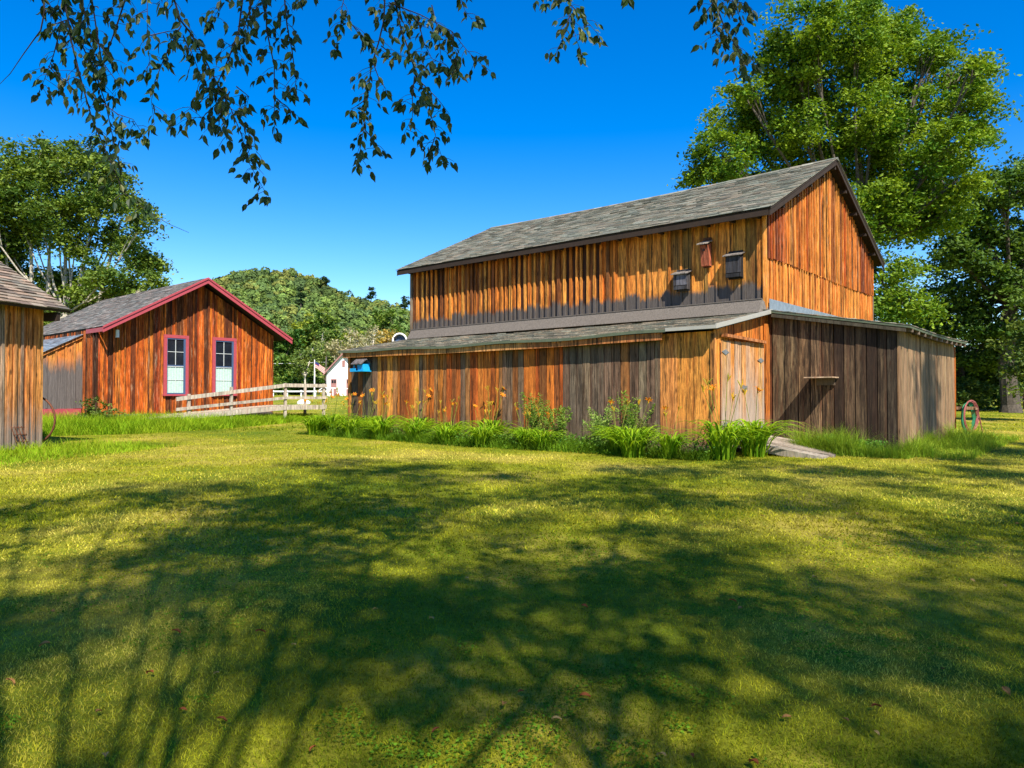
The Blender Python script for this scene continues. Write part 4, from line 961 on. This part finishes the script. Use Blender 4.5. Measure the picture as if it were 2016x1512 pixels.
nrm = d.reshape(-1, 3)+rng.normal(0, .35, (n*per, 3)); nrm /= np.linalg.norm(nrm, axis=1)[:, None]
a = np.cross(nrm, rng.normal(0, 1, (n*per, 3))); a /= np.linalg.norm(a, axis=1)[:, None]; b = np.cross(nrm, a)
s_ = (np.repeat(rad, per)*rng.uniform(.2, .36, n*per))[:, None]; c = cen.reshape(-1, 3)
V = np.stack([c-a*s_, c+b*s_*.8, c+a*s_, c-b*s_*.8], 1).reshape(-1, 3)
tag(build('hill_forest', V, (np.arange(n*per)*4)[:, None]+np.arange(4), None, M['forest'], tone=np.repeat(np.concatenate([tone, np.ones((n*per, 1))], 1), 4, 0)), 'dense mixed green forest covering the rounded hill', 'forest', kind='stuff')
# a few pines that stand out on the skyline
for px, py, r, lab in ((731, 570, 7, 'tallest dark pine on the hill skyline near the barn'), (637, 553, 8, 'rounded dark pine on the hill shoulder'), (798, 592, 10, 'broad dark pine on the skyline beside the barn corner'), (592, 566, 8, 'dark pine halfway up the hill')):
    Y = 478 if py < 600 and px != 592 else 400
    c = pt(px, py, Y); x, y = c.x, c.y; zg = float(hz_world(np.array(x), np.array(y))); rr = r*Y/F
    H = max(c.z+rr*1.3-zg, rr*2.5)
    make_tree('pine_tree', lab, (x, y, zg), [(x, y, zg+H*.8, rr*.6, rr*.6, rr*.5), (x+rr*.3, y, zg+H*.6, rr*.9, rr*.9, rr*.5), (x-rr*.3, y, zg+H*.42, rr, rr, rr*.4)], 45, 30, 1.3, 1.1, ((.02, .05, .02), (.05, .09, .03)), .3, (x, y, zg+H*.4), group='pines on the hill skyline')

# ------------------------------------------------------------------ trees behind the camera that shade the lawn; the first one hangs its branches into view
SHC = ((.03, .08, .008), (.12, .18, .015))
def crown_at(x, y, z, specs): return [(x+a, y+b, z+c, r, r, r*.7) for a, b, c, r in specs]
specA = [(-3, .5, 0, 1.7), (0, 1.5, 1.0, 1.9), (3, .5, .2, 1.7), (-1.6, -2, 1.6, 1.8), (1.9, -2.2, 1.8, 1.8), (0, 0, 3.0, 1.9), (-3.6, 3, .8, 1.3), (3.4, 3.0, 1.2, 1.4)]
cherry = make_tree('cherry_tree', 'leafy tree whose drooping sprays hang across the top of the view', (.55, -3.1, gzf(.55, -3.1)), crown_at(.6, -2.2, 8.6, specA), 95, 50, .48, .14, SHC, .2, (.5, -2.9, 4.6), barkc=(.07, .06, .05), shell=.2, limb=.5, twigs=4)
sh_specs = [
    ((2.4, -3.6), 12.4, [(0, 3, -1, 1.6), (2.5, 1, 0, 1.9), (-2.2, 0, 1.2, 1.7), (1, -2, 1.5, 2.0), (3.8, 3.4, -.6, 1.5), (-1, 3.8, .4, 1.3), (.5, .5, 2.8, 1.8)], 'tall shade tree standing just right of the camera spot'),
    ((-6.5, -4.5), 10.2, [(0, 1, 0, 2.0), (-2.6, 2.4, .3, 1.8), (2.6, 2, .4, 1.7), (.3, -2, 1.2, 2.0), (-3.4, -1, 1.3, 1.6), (1.6, 3.8, -.4, 1.4), (0, .5, 2.4, 1.7)], 'broad shade tree off to the left behind the camera'),
    ((9.2, -3.0), 11.5, [(0, 1, 0, 2.1), (-2.8, 2.2, .2, 1.9), (2.8, 2, .4, 1.9), (.5, -2.4, 1.2, 2.1), (3.6, -.6, 1.3, 1.7), (-1, 4.0, -.2, 1.7), (.3, .4, 2.6, 1.9), (4.6, 3.6, -.3, 1.6), (2, 4.6, 1, 1.3)], 'large shade tree off to the right behind the camera'),
    ((15.5, -1.5), 12.5, [(0, 1, 0, 2.2), (-3, 2.2, .2, 1.9), (2.8, 2, .4, 1.9), (.5, -2.4, 1.2, 2.1), (-1, 4.4, -.5, 1.8), (.3, .4, 2.6, 1.9), (-3.4, -1, 1.2, 1.7)], 'farthest right shade tree beside the lawn'),
    ((9.8, -9.0), 11.5, [(0, 1, 0, 2.2), (-3, 1.6, .3, 2.0), (3, 2, .4, 2.0), (0, -2.4, 1.2, 2.1), (-2, 4, -.4, 1.7), (.3, .4, 2.6, 1.9)], 'shade tree well behind the camera on the right'),
    ((5.2, -7.6), 10.0, [(0, 1, 0, 1.9), (-2.4, 1.6, .3, 1.7), (2.6, 1, .4, 1.8), (0, -2.2, 1.2, 1.9), (.3, .4, 2.4, 1.8)], 'shade tree behind the camera between two taller ones'),
    ((1.0, -9.4), 12.0, [(0, 1, 0, 2.0), (-2.8, 1.6, .3, 1.9), (2.6, 1, .4, 1.9), (0, -2.2, 1.2, 1.9), (.3, 3.4, .4, 1.6)], 'shade tree well behind the camera, nearly straight back'),
    ((14.2, 4.0), 11.0, [(0, 0, 0, 1.6), (-1.4, 1.6, .8, 1.3), (1.6, 1.5, .4, 1.5), (0, -1.4, 1.2, 1.5), (-.6, .4, 2.4, 1.3)], 'slender shade tree standing out of view to the right of the shed'),
    ((3.5, -11), 17.5, [(0, 1, 0, 2.4), (-3.6, 1.4, .4, 2.1), (3.4, 1.2, .2, 2.2), (0, -2.6, 1.4, 2.3), (-1, 3.8, -.6, 1.9), (4.8, 3.6, -1, 1.7)], 'tallest shade tree farthest behind the camera')]
for (x, y), z, sp_, lab in sh_specs:
    make_tree('shade_tree', lab, (x, y, gzf(x, y)), crown_at(x, y, z+2.7, sp_), 150, 44, .46, .15, SHC, .24, (x, y+.3, z*.55), barkc=(.1, .085, .07), group='shade trees behind the camera', shell=.1, limb=.24, twigs=3)

# hanging sprays, traced at their real distance
sprays = [
    [[(76, -60), (88, 20), (80, 60), (65, 80), (45, 108), (20, 145), (-5, 170)], [(118, -60), (140, 80), (160, 160), (180, 230), (205, 290), (225, 335), (245, 380), (290, 415), (330, 440), (372, 458)],
     [(105, -60), (128, 20), (155, 75), (190, 150), (208, 205), (222, 270), (235, 330), (246, 362)], [(172, -60), (190, 60), (200, 120), (222, 150), (238, 175)], [(256, -30), (230, 50), (215, 92), (200, 130), (196, 190)],
     [(118, 60), (105, 110), (90, 150), (75, 185)], [(150, -40), (165, 20), (178, 70), (214, 110), (236, 150)], [(205, 205), (232, 225), (262, 235), (285, 270)], [(130, 40), (100, 50), (90, 60)], [(88, 20), (120, 40), (150, 70)], [(95, 130), (125, 160), (150, 150)]],
    [[(290, -60), (290, 60), (296, 140)], [(325, -60), (355, 40), (375, 65), (400, 110), (420, 150), (440, 190), (455, 215), (475, 265), (490, 320), (512, 360), (526, 385)], [(357, 50), (325, 110), (305, 160), (298, 200), (304, 245)],
     [(485, -60), (470, 60), (452, 110), (430, 160), (408, 190), (365, 220)], [(360, 70), (380, 110), (395, 150), (410, 170)], [(296, 70), (330, 62), (350, 60)], [(452, 180), (435, 220), (430, 250), (455, 275)], [(430, 165), (425, 205), (400, 230), (375, 232)]],
    [[(520, -60), (525, 60), (540, 130), (540, 200), (541, 262)], [(555, -60), (565, 50), (575, 100), (583, 160), (578, 185)], [(500, -50), (492, 20), (478, 60), (455, 90), (430, 75)], [(445, -50), (430, 20), (412, 50)], [(540, 190), (570, 215), (590, 232)], [(465, 170), (490, 190), (485, 210)], [(470, 240), (500, 270), (505, 300)]],
    [[(690, -60), (672, 20), (670, 60), (660, 95)], [(760, -60), (756, 40), (745, 85), (732, 125), (726, 170), (720, 230), (710, 290), (704, 325)], [(680, 30), (705, 65), (738, 92)], [(735, 125), (748, 160), (760, 175)], [(722, 195), (700, 210), (690, 215)], [(718, 255), (735, 275), (740, 292)]],
    [[(765, -60), (790, 60), (805, 100), (820, 150), (842, 195), (852, 240), (860, 280), (872, 315)], [(765, 5), (830, 30), (890, 62), (920, 100), (942, 122), (966, 140)], [(816, 150), (812, 190), (812, 230), (795, 265)], [(822, 155), (862, 195), (885, 225)], [(820, 30), (835, 85), (850, 115), (880, 130)],
     [(895, -40), (915, 20), (930, 40)], [(850, 10), (862, 60), (868, 110), (862, 150)], [(750, 90), (775, 110), (800, 112)], [(856, 270), (845, 305), (838, 320)], [(890, 62), (892, 110), (900, 140)]],
    [[(1118, -60), (1120, 10), (1130, 60), (1145, 110)], [(1118, 5), (1145, 30), (1178, 68)], [(1122, 30), (1108, 75), (1092, 110)], [(1085, -40), (1075, 5)]],
    [[(1385, -60), (1410, 10), (1425, 50), (1445, 85), (1460, 105), (1492, 122)], [(1405, 5), (1385, 30), (1375, 40)], [(1425, 0), (1460, 5), (1480, 18)], [(1445, 85), (1462, 115), (1470, 145)], [(1415, 30), (1408, 65), (1420, 80)], [(1430, -30), (1450, 20), (1465, 50)]],
    [[(1240, -60), (1238, -6)]], [[(600, -60), (603, -2)]]]
n_at = gzf(.55, -3.1); croot = Vector((.55, -3.1, n_at))
def leaf_shape(mbv, p, d, L, W, tone):
    d = Vector(d).normalized(); sidev = d.cross(Vector((random.uniform(-.7, .7), random.choice((-1, 1))*random.uniform(.4, 1), random.uniform(-.3, .6)))).normalized(); nn = sidev.cross(d)
    base = p; f = .18*W
    P = [base, base+d*L*.12, base+d*L*.3+sidev*W*.42+nn*f, base+d*L*.55+sidev*W*.46+nn*f, base+d*L*.8+sidev*W*.17+nn*f*.6, base+d*L-nn*L*.06,
         base+d*L*.3-sidev*W*.42+nn*f, base+d*L*.55-sidev*W*.46+nn*f, base+d*L*.8-sidev*W*.17+nn*f*.6, base+d*L*.55, base+d*L*.3, base+d*L*.8]
    mbv.add(P, [(10, 2, 3, 9), (9, 3, 4, 11), (6, 10, 9, 7), (7, 9, 11, 8)], [(1, 2, 10), (6, 1, 10), (4, 5, 11), (5, 8, 11)], tone)
for si, sp_ in enumerate(sprays):
    Yb = random.uniform(5.2, 6.0); tw = MB(); lf = MB()
    for li, line in enumerate(sp_):
        Yl = Yb+random.uniform(-.2, .2) if li else Yb
        pts = [pt(x, y, Yl+.05*i) for i, (x, y) in enumerate(line)]
        main = line[0][1] < -20
        if main:
            top = Vector((pts[0].x*.8, pts[0].y-1.6, pts[0].z+1.5)); pts = [top]+pts
        r0 = .0085 if main and len(line) > 4 else .005
        m = len(pts); rr = [max(r0*(1-.8*i/(m-1)), .0016) for i in range(m)]
        tw.tube([p-croot for p in pts], rr, 5, (.05, .04, .045))
        # leaves
        bare_after = {(0, 0): 2, (0, 1): 8}.get((si, li), 99)
        for i in range(1 if main else 0, m-1):
            if i >= bare_after: break
            a, b = pts[i], pts[i+1]; L = (b-a).length; k = max(1, int(L/.02))
            for q in range(k):
                if random.random() < .12: continue
                p = a.lerp(b, (q+random.random())/k)
                if p.z > pt(0, -60, p.y).z: continue
                sgn = random.choice((-1, 1))
                # short side twig with 2-4 leaves, or a single leaf
                if random.random() < .36:
                    e = p+Vector((sgn*random.uniform(.04, .13), random.uniform(-.08, .08), random.uniform(-.12, .0)))
                    tw.tube([p-croot, p.lerp(e, .5)+Vector((0, 0, .012))-croot, e-croot], [.0024, .002, .0014], 4, (.05, .04, .045)); anchors = [e, e, p.lerp(e, .6)]
                else: anchors = [p]
                for an in anchors:
                    dv = (sgn*random.uniform(-.3, .75), random.uniform(-.5, .5), -random.uniform(.35, 1.1))
                    LL = random.uniform(.06, .11); leaf_shape(lf, an-croot, dv, LL, LL*random.uniform(.36, .48), jit((.025, .055, .01) if random.random() < .88 else (.12, .13, .02), .3, .1))  # spray leaves darkened in colour to imitate the shade of the crown
        e = pts[-1]
        if bare_after == 99:
            for q in range(3): LL = random.uniform(.07, .105); leaf_shape(lf, e-croot, (random.uniform(-.7, .7), random.uniform(-.4, .4), -.8), LL, LL*.48, jit((.035, .075, .012), .3, .1))
    bo = tw.build('branch', M['bark'], cherry); lo = lf.build('leaves', M['leaf_near'], cherry); lo.parent = bo
mb = MB()
for tx, ty in ((-3.1, 4.2), (-1.9, 3.6), (-1.3, 4.0), (-.9, 4.3), (.6, 4.0), (1.6, 4.2)):
    mb.tube([Vector((.5, -2.9, 4.6))-croot, Vector((tx*.5, 0.2, 7.2))-croot, Vector((tx, ty, 6.6))-croot], [.03, .02, .01], 6, (.07, .06, .05))
mb.build('limb', M['bark'], cherry)

# ------------------------------------------------------------------ tall grass, weeds, bushes
def tallgrass(name, label, x, y, h, tone0, tone1, w=.008, bend=(.3, 1.0), K=3, tilt=.35):
    n = len(x); b = np.stack([x, y, gz(x, y)-.01], -1); f = rng.random((n, 1))*.6+vnoise(x+30, y, 1.1, 21)[:, None]*.4
    tone = (np.array(tone0)+(np.array(tone1)-np.array(tone0))*f)*rng.uniform(.75, 1.25, (n, 1))
    v, q, c = blades(b, h, w*rng.uniform(.6, 1.4, n), rng.uniform(*bend, n), tone, K, tilt)
    return tag(build(name, v, q, None, M['grass'], tone=c), label, 'grass', kind='stuff')
def bwn(x, y):
    c, s = math.cos(BA), math.sin(BA); return B0[0]+c*x-s*y, B0[1]+s*x+c*y
# cottage: strip before the gable, between ground pixels
n = 26000
t_ = rng.random(n); u_ = rng.random(n)
cx0 = np.interp(t_, [0, .3, .55, .8, 1], [-13.6, -10.4, -9.0, -8.1, -7.6]); cy0 = np.interp(t_, [0, .3, .55, .8, 1], [19.8, 20.6, 22.6, 26, 29.5])
cx1 = np.interp(t_, [0, 1], [-16.5, -8.0]); cy1 = np.interp(t_, [0, 1], [23.0, 29.0])
xg = cx0+(cx1-cx0)*u_; yg = cy0+(cy1-cy0)*u_; ok = rng.random(n) < 1
hg = rng.uniform(.3, .72, n)*np.interp(u_, [0, .12, 1], [.55, .95, 1.1])*np.interp(t_, [0, .6, 1], [1.05, .8, .45])
tallgrass('tall_grass', 'bright unmown grass strip in front of the cottage', xg, yg, hg, (.13, .29, .01), (.38, .46, .03), .02)
n = 9000; xx = rng.uniform(.2, 2.6, n); yy = rng.uniform(-6, 1.2, n); cc, ss = math.cos(A3), math.sin(A3)
tallgrass('tall_grass', 'bright tufted grass at the foot of the old shed', b3[0]+cc*xx-ss*yy, b3[1]+ss*xx+cc*yy, rng.uniform(.1, .34, n)*np.interp(xx, [.3, 2.6], [1, .4]), (.14, .3, .01), (.38, .46, .03), .014)
# along the dark wall and front shed wall
n = 9000; s_ = rng.random(n); xx = .9+s_*2.2; yy = -rng.random(n)**1.3*np.interp(s_, [0, .5, 1], [.9, 1.3, 1.1])-.06; gx, gy = bwn(xx, yy)
tallgrass('tall_grass', 'long green grass tufts below the dark shed wall', gx, gy, rng.uniform(.1, .55, n)*np.clip(2.2*vnoise(gx+9, gy, 2.2, 31)-.3, .2, 1.4), (.08, .2, .01), (.34, .42, .05), .01, (.3, 1.1))
n = 9000; yy = rng.random(n)*6.8-.6; xx = XS+.1+rng.random(n)**1.4*1.25; gx, gy = bwn(xx, yy)
tallgrass('tall_grass', 'long green grass tufts below the tan shed wall', gx, gy, rng.uniform(.1, .5, n)*np.clip(2.2*vnoise(gx+9, gy, 2.2, 32)-.3, .2, 1.4)*np.interp(xx, [XS, XS+1.3], [1.2, .45]), (.09, .22, .01), (.36, .44, .05), .01, (.3, 1.1))
# undergrowth in the lily bed
n = 15000; xx = XL-.35+rng.random(n)*12.4; yy = -DL-.05-rng.random(n)*np.interp(xx, [XL-1, XL, 0], [1.7, 1.6, 1.3]); gx, gy = bwn(xx, yy)
tallgrass('bed_undergrowth', 'low weedy greenery filling the lily bed along the lean-to', gx, gy, rng.uniform(.08, .3, n)*np.clip(.2+1.5*vnoise(gx+4, gy+4, 1.1, 41), .3, 1.7), (.05, .13, .008), (.17, .28, .02), .014, (.4, 1.3))
def weed_leaves(name, label, gx, gy, h, size, cols):
    n = len(gx); P = np.stack([gx, gy, gz(gx, gy)+h], -1); f = rng.random((n, 1)); c0_, c1_ = np.array(cols[0]), np.array(cols[1])
    V, Q, C = leaves(P, size*rng.uniform(.6, 1.3, n), (c0_+(c1_-c0_)*f)); return tag(build(name, V, Q, None, M['leaf'], tone=C), label, 'weeds', kind='stuff')
n = 2600; xx = .9+rng.random(n)*1.6; yy = -.06-rng.random(n)*.7; gx, gy = bwn(xx, yy)
weed_leaves('weeds', 'broad leaved weeds at the foot of the dark wall', gx, gy, rng.random(n)*.3*np.clip(vnoise(gx+3, gy, 2.5, 8)+.4, .3, 1.2), .06, ((.06, .2, .02), (.18, .36, .06)))
n = 5000; xx = XL-.2+rng.random(n)*12.3; yy = -DL-.1-rng.random(n)*1.2; gx, gy = bwn(xx, yy)
weed_leaves('weeds', 'small leaved weeds among the day lilies', gx, gy, rng.random(n)*.32, .06, ((.04, .14, .01), (.16, .28, .03)))

# day lilies
def lily_proto(seed, nl, ns):
    rr = random.Random(seed); root = thing('day_lily', 'x', 'day lily')
    mb = MB()
    for k in range(nl):
        az_ = rr.random()*2*math.pi; h = rr.uniform(.5, .85); reach = rr.uniform(.25, .62); w_ = rr.uniform(.015, .026)
        d = Vector((math.cos(az_), math.sin(az_), 0)); sdv = Vector((-d.y, d.x, 0)); b0 = d*rr.uniform(.0, .16)+sdv*rr.uniform(-.1, .1)
        V = []; K = 7
        for i in range(K+1):
            t = i/K; z = h*(1.9*t-1.35*t*t) ; p = b0+d*reach*(t**1.5)*1.25+Vector((0, 0, z)); ww = w_*(1-t**2.2)*(.7+.6*min(t*3, 1))*.75+.0006
            V += [p-sdv*ww, p+Vector((0, 0, -.35*ww)), p+sdv*ww]
        Q = []
        for i in range(K): a = i*3; Q += [(a, a+1, a+4, a+3), (a+1, a+2, a+5, a+4)]
        g = rr.random(); mb.add(V, Q, (), (.1+.24*g, .24+.24*g, .01+.012*g))
    mb.build('foliage', M['grass'], root)
    for k in range(ns):
        az_ = rr.random()*2*math.pi; H = rr.uniform(.85, 1.25); l_ = rr.uniform(.1, .3); d = Vector((math.cos(az_), math.sin(az_), 0)); tip = d*l_+Vector((0, 0, H))
        mb = MB(); mb.tube([d*.05, d*l_*.4+Vector((0, 0, H*.5)), tip], [.006, .005, .004], 4, (.3, .33, .06))
        for q in range(4):
            dd = Vector((rr.uniform(-1, 1), rr.uniform(-1, 1), rr.uniform(.5, 1.5))).normalized(); e = tip+dd*rr.uniform(.05, .11)
            mb.tube([tip-Vector((0, 0, .03)), tip.lerp(e, .6), e], [.003, .009, .004], 5, (.72, .46, .04) if rr.random() < .6 else (.5, .46, .07))
        st_ = mb.build('flower_stalk', M['grass'], root)
        if rr.random() < .22:
            mb = MB(); ax = Vector((rr.uniform(-.6, .6), -rr.uniform(.2, .9), .7)).normalized(); s1 = ax.cross(Vector((0, 0, 1))).normalized(); s2 = ax.cross(s1)
            for q in range(6):
                a_ = q*math.pi/3; o_ = s1*math.cos(a_)+s2*math.sin(a_); t2 = ax.cross(o_); L = .062
                P = [tip, tip+ax*L*.5+o_*L*.35+t2*.018, tip+ax*L*.5+o_*L*.35-t2*.018, tip+ax*L*.85+o_*L*.95+t2*.014, tip+ax*L*.85+o_*L*.95-t2*.014, tip+ax*L*.7+o_*L*1.35]
                mb.add(P, [(1, 3, 4, 2)], [(0, 1, 2), (3, 5, 4)], (.8, .22, .015) if q % 2 else (.85, .3, .02))
            mb.build('flower', M['petal'], root).parent = st_
    return root
def copy_tree(o, parent=None):
    c = o.copy(); COL.objects.link(c)
    if parent: c.parent = parent
    for ch in list(o.children): copy_tree(ch, c)
    return c
protos = [lily_proto(s, 100, ns) for s, ns in ((1, 7), (2, 6), (3, 4), (4, 2))]
lil = [(-11.75, -3.7, 0, 'leftmost day lily clump, spilling past the lean-to corner onto the lawn'), (-11.35, -4.0, 3, 'short day lily clump at the front left tip of the bed'), (-11.4, -3.05, 0, 'day lily with orange blooms at the lean-to left corner'),
       (-11.0, -3.6, 1, 'day lily clump below the blue bird feeder'), (-10.3, -3.1, 0, 'day lily with tall stalks right of the bird feeder'), (-9.9, -3.8, 2, 'low arching day lily in front, a step right of the feeder'),
       (-9.2, -3.2, 1, 'yellow budded day lily against the dark brown planks'), (-8.6, -3.8, 3, 'front row day lily below the narrow grey plank'), (-8.1, -3.2, 0, 'day lily with stalks before the grey plank'),
       (-7.4, -3.7, 2, 'wide day lily clump at the first third of the bed'), (-6.8, -3.15, 1, 'day lily against the wall left of the bed middle'), (-6.2, -3.75, 3, 'front row day lily left of the bed middle'),
       (-5.6, -3.2, 0, 'orange flowered day lily at the middle of the bed'), (-5.0, -3.7, 2, 'fountain shaped day lily at the bed middle front'), (-4.4, -3.2, 1, 'day lily just left of the feathery goldenrod'),
       (-3.9, -3.8, 2, 'dense day lily in front of the tall goldenrod'), (-3.3, -3.7, 3, 'dark day lily clump right of the tall goldenrod'), (-1.6, -3.6, 2, 'long leaved day lily below the golden end planks'),
       (-1.0, -3.9, 3, 'large dark day lily at the front right of the bed'), (-.3, -3.6, 2, 'day lily clump by the lean-to right corner'), (.55, -3.3, 1, 'day lily with one orange bloom in front of the door'), (.75, -2.7, 3, 'trailing day lily leaves beside the plank ramp')]
used = set()
for x, y, k, lab in lil:
    y += random.uniform(-.25, .25)
    o = protos[k] if k not in used else copy_tree(protos[k])
    used.add(k); X, Y = bwn(x, y); o.location = (X, Y, gzf(X, Y)-.02); o.rotation_euler.z = random.uniform(0, 6.28)
    s_ = random.uniform(.7, 1.2)*(1.15 if x > -2 else 1); o.scale = (s_, s_, s_); o['label'] = lab; o['group'] = 'day lilies along the lean-to wall'
# feathery goldenrod plants
def goldenrod(x, y, H, lab, nst, col=((.09, .22, .02), (.26, .36, .04))):
    X, Y = bwn(x, y); t = thing('goldenrod', lab, 'plant', (X, Y, gzf(X, Y)), 0, 'tall feathery plants in the lily bed')
    mb = MB(); C = []
    for k in range(nst):
        az_ = random.random()*6.28; l_ = random.uniform(.05, .4)*H; h = H*random.uniform(.6, 1.0)
        tip = Vector((math.cos(az_)*l_, math.sin(az_)*l_, h)); b0 = Vector((random.uniform(-.1, .1), random.uniform(-.1, .1), 0)); m = b0.lerp(tip, .55)+Vector((0, 0, .05))
        mb.tube([b0, m, tip], [.006, .005, .002], 4, (.13, .16, .05))
        for q in range(90):
            f = random.uniform(.15, 1); p = b0.lerp(m, f/.55) if f < .55 else m.lerp(tip, (f-.55)/.45)
            a2 = random.random()*6.28; r = random.uniform(.01, .1)*(1.15-f*.6); C.append((p.x+math.cos(a2)*r, p.y+math.sin(a2)*r, p.z+random.uniform(-.03, .03)))
    mb.build('stem', M['bark'], t); C = np.array(C); n = len(C); f = rng.random((n, 1)); a_, b_ = np.array(col[0]), np.array(col[1])
    V, Q, Cc = leaves(C, .075*rng.uniform(.6, 1.3, n), a_+(b_-a_)*f, aspect=.3); build('foliage', V, Q, None, M['leaf'], t, Cc)
goldenrod(-4.0, -3.15, 1.25, 'tall feathery goldenrod left of the dark lean-to planks', 22)
goldenrod(-3.35, -3.2, .95, 'shorter feathery goldenrod leaning right over the lily bed', 14)
goldenrod(-2.35, -3.1, 1.0, 'rounded pale green goldenrod before the dark planks', 14, ((.16, .3, .05), (.35, .45, .09)))
goldenrod(-1.65, -3.05, 1.45, 'tallest goldenrod spike beside the golden end planks', 16)
goldenrod(-1.2, -3.3, .8, 'dull brownish weed stalks near the lean-to corner', 12, ((.1, .12, .03), (.2, .2, .06)))
# bush at the cottage corner
b_ = cw(.5, -.25, 0); b_.z = gzf(b_.x, b_.y)
make_tree('bush', 'small leafy bush with yellow green tips at the cottage left corner', b_, [(b_.x, b_.y, b_.z+.7, .45, .4, .4), (b_.x+.5, b_.y-.1, b_.z+.45, .4, .3, .3), (b_.x-.3, b_.y-.1, b_.z+.4, .35, .3, .3)], 45, 22, .16, .1, GREEN_L, .02, (b_.x, b_.y, b_.z+.25), cat='bush')

# fallen leaves on the lawn
lp = []
spots = [(1440, 1180), (1455, 1195), (740, 1195), (1150, 1190), (300, 1320), (95, 1265), (430, 1320), (515, 1240), (350, 1240), (25, 1337), (215, 1480), (860, 1430), (1150, 1365), (990, 1380), (1095, 1410), (1085, 1435), (1360, 1480), (1545, 1405), (1720, 1435), (1850, 1312), (1910, 1140),
         (1975, 1150), (1725, 1073), (1690, 1100), (2000, 1030), (1975, 1355), (1300, 1480), (440, 1410), (365, 1390), (110, 1200), (920, 1135), (1720, 1385), (1480, 1495), (1990, 1015), (1685, 1010), (1500, 1015), (620, 1465), (200, 1395), (580, 1265), (1025, 1355), (1600, 1135), (1660, 1410), (850, 1215)]
def leaf_mesh():
    mb = MB(); P = []
    for i in range(5):
        t = i/4; w_ = .024*math.sin(math.pi*min(t*.92+.06, 1)); z = .012+.014*math.sin(t*3)
        P += [(-.045+.09*t, -w_, z+.01), (-.045+.09*t, 0, z-.004), (-.045+.09*t, w_, z+.012)]
    Q = []
    for i in range(4): a = i*3; Q += [(a, a+1, a+4, a+3), (a+1, a+2, a+5, a+4)]
    return P, Q
P, Q = leaf_mesh(); metas = []
for col in ((.3, .09, .03), (.36, .18, .06), (.42, .28, .1), (.18, .06, .025)):
    mb = MB(); mb.add(P, Q, (), col); o = mb.build('fallen_leaf', M['dryleaf']); metas.append(o)
first = set()
labs = ['rust red dry leaf curled on the lawn', 'tan dry leaf curled on the lawn', 'pale straw coloured dry leaf on the lawn', 'dark brown dry leaf on the lawn']
for i, (px, py) in enumerate(spots):
    k = i % 4 if py > 1150 else random.choice((1, 2))
    o = metas[k] if k not in first else metas[k].copy()
    if k in first: COL.objects.link(o)
    first.add(k)
    Y = 5.0
    for _ in range(30): 
        X = (px-1008)/F*Y; Y = .5*Y+.5*(CAMZ-gzf(X, Y)-.03)*F/(py-782)
    o.location = ((px-1008)/F*Y, Y, gzf(X, Y)+.02); o.rotation_euler = (random.uniform(-.4, .4), random.uniform(-.4, .4), random.uniform(0, 6.28)); s_ = random.uniform(.35, .7); o.scale = (s_, s_, s_)
    tag(o, labs[k], 'leaf', 'fallen leaves scattered on the lawn')
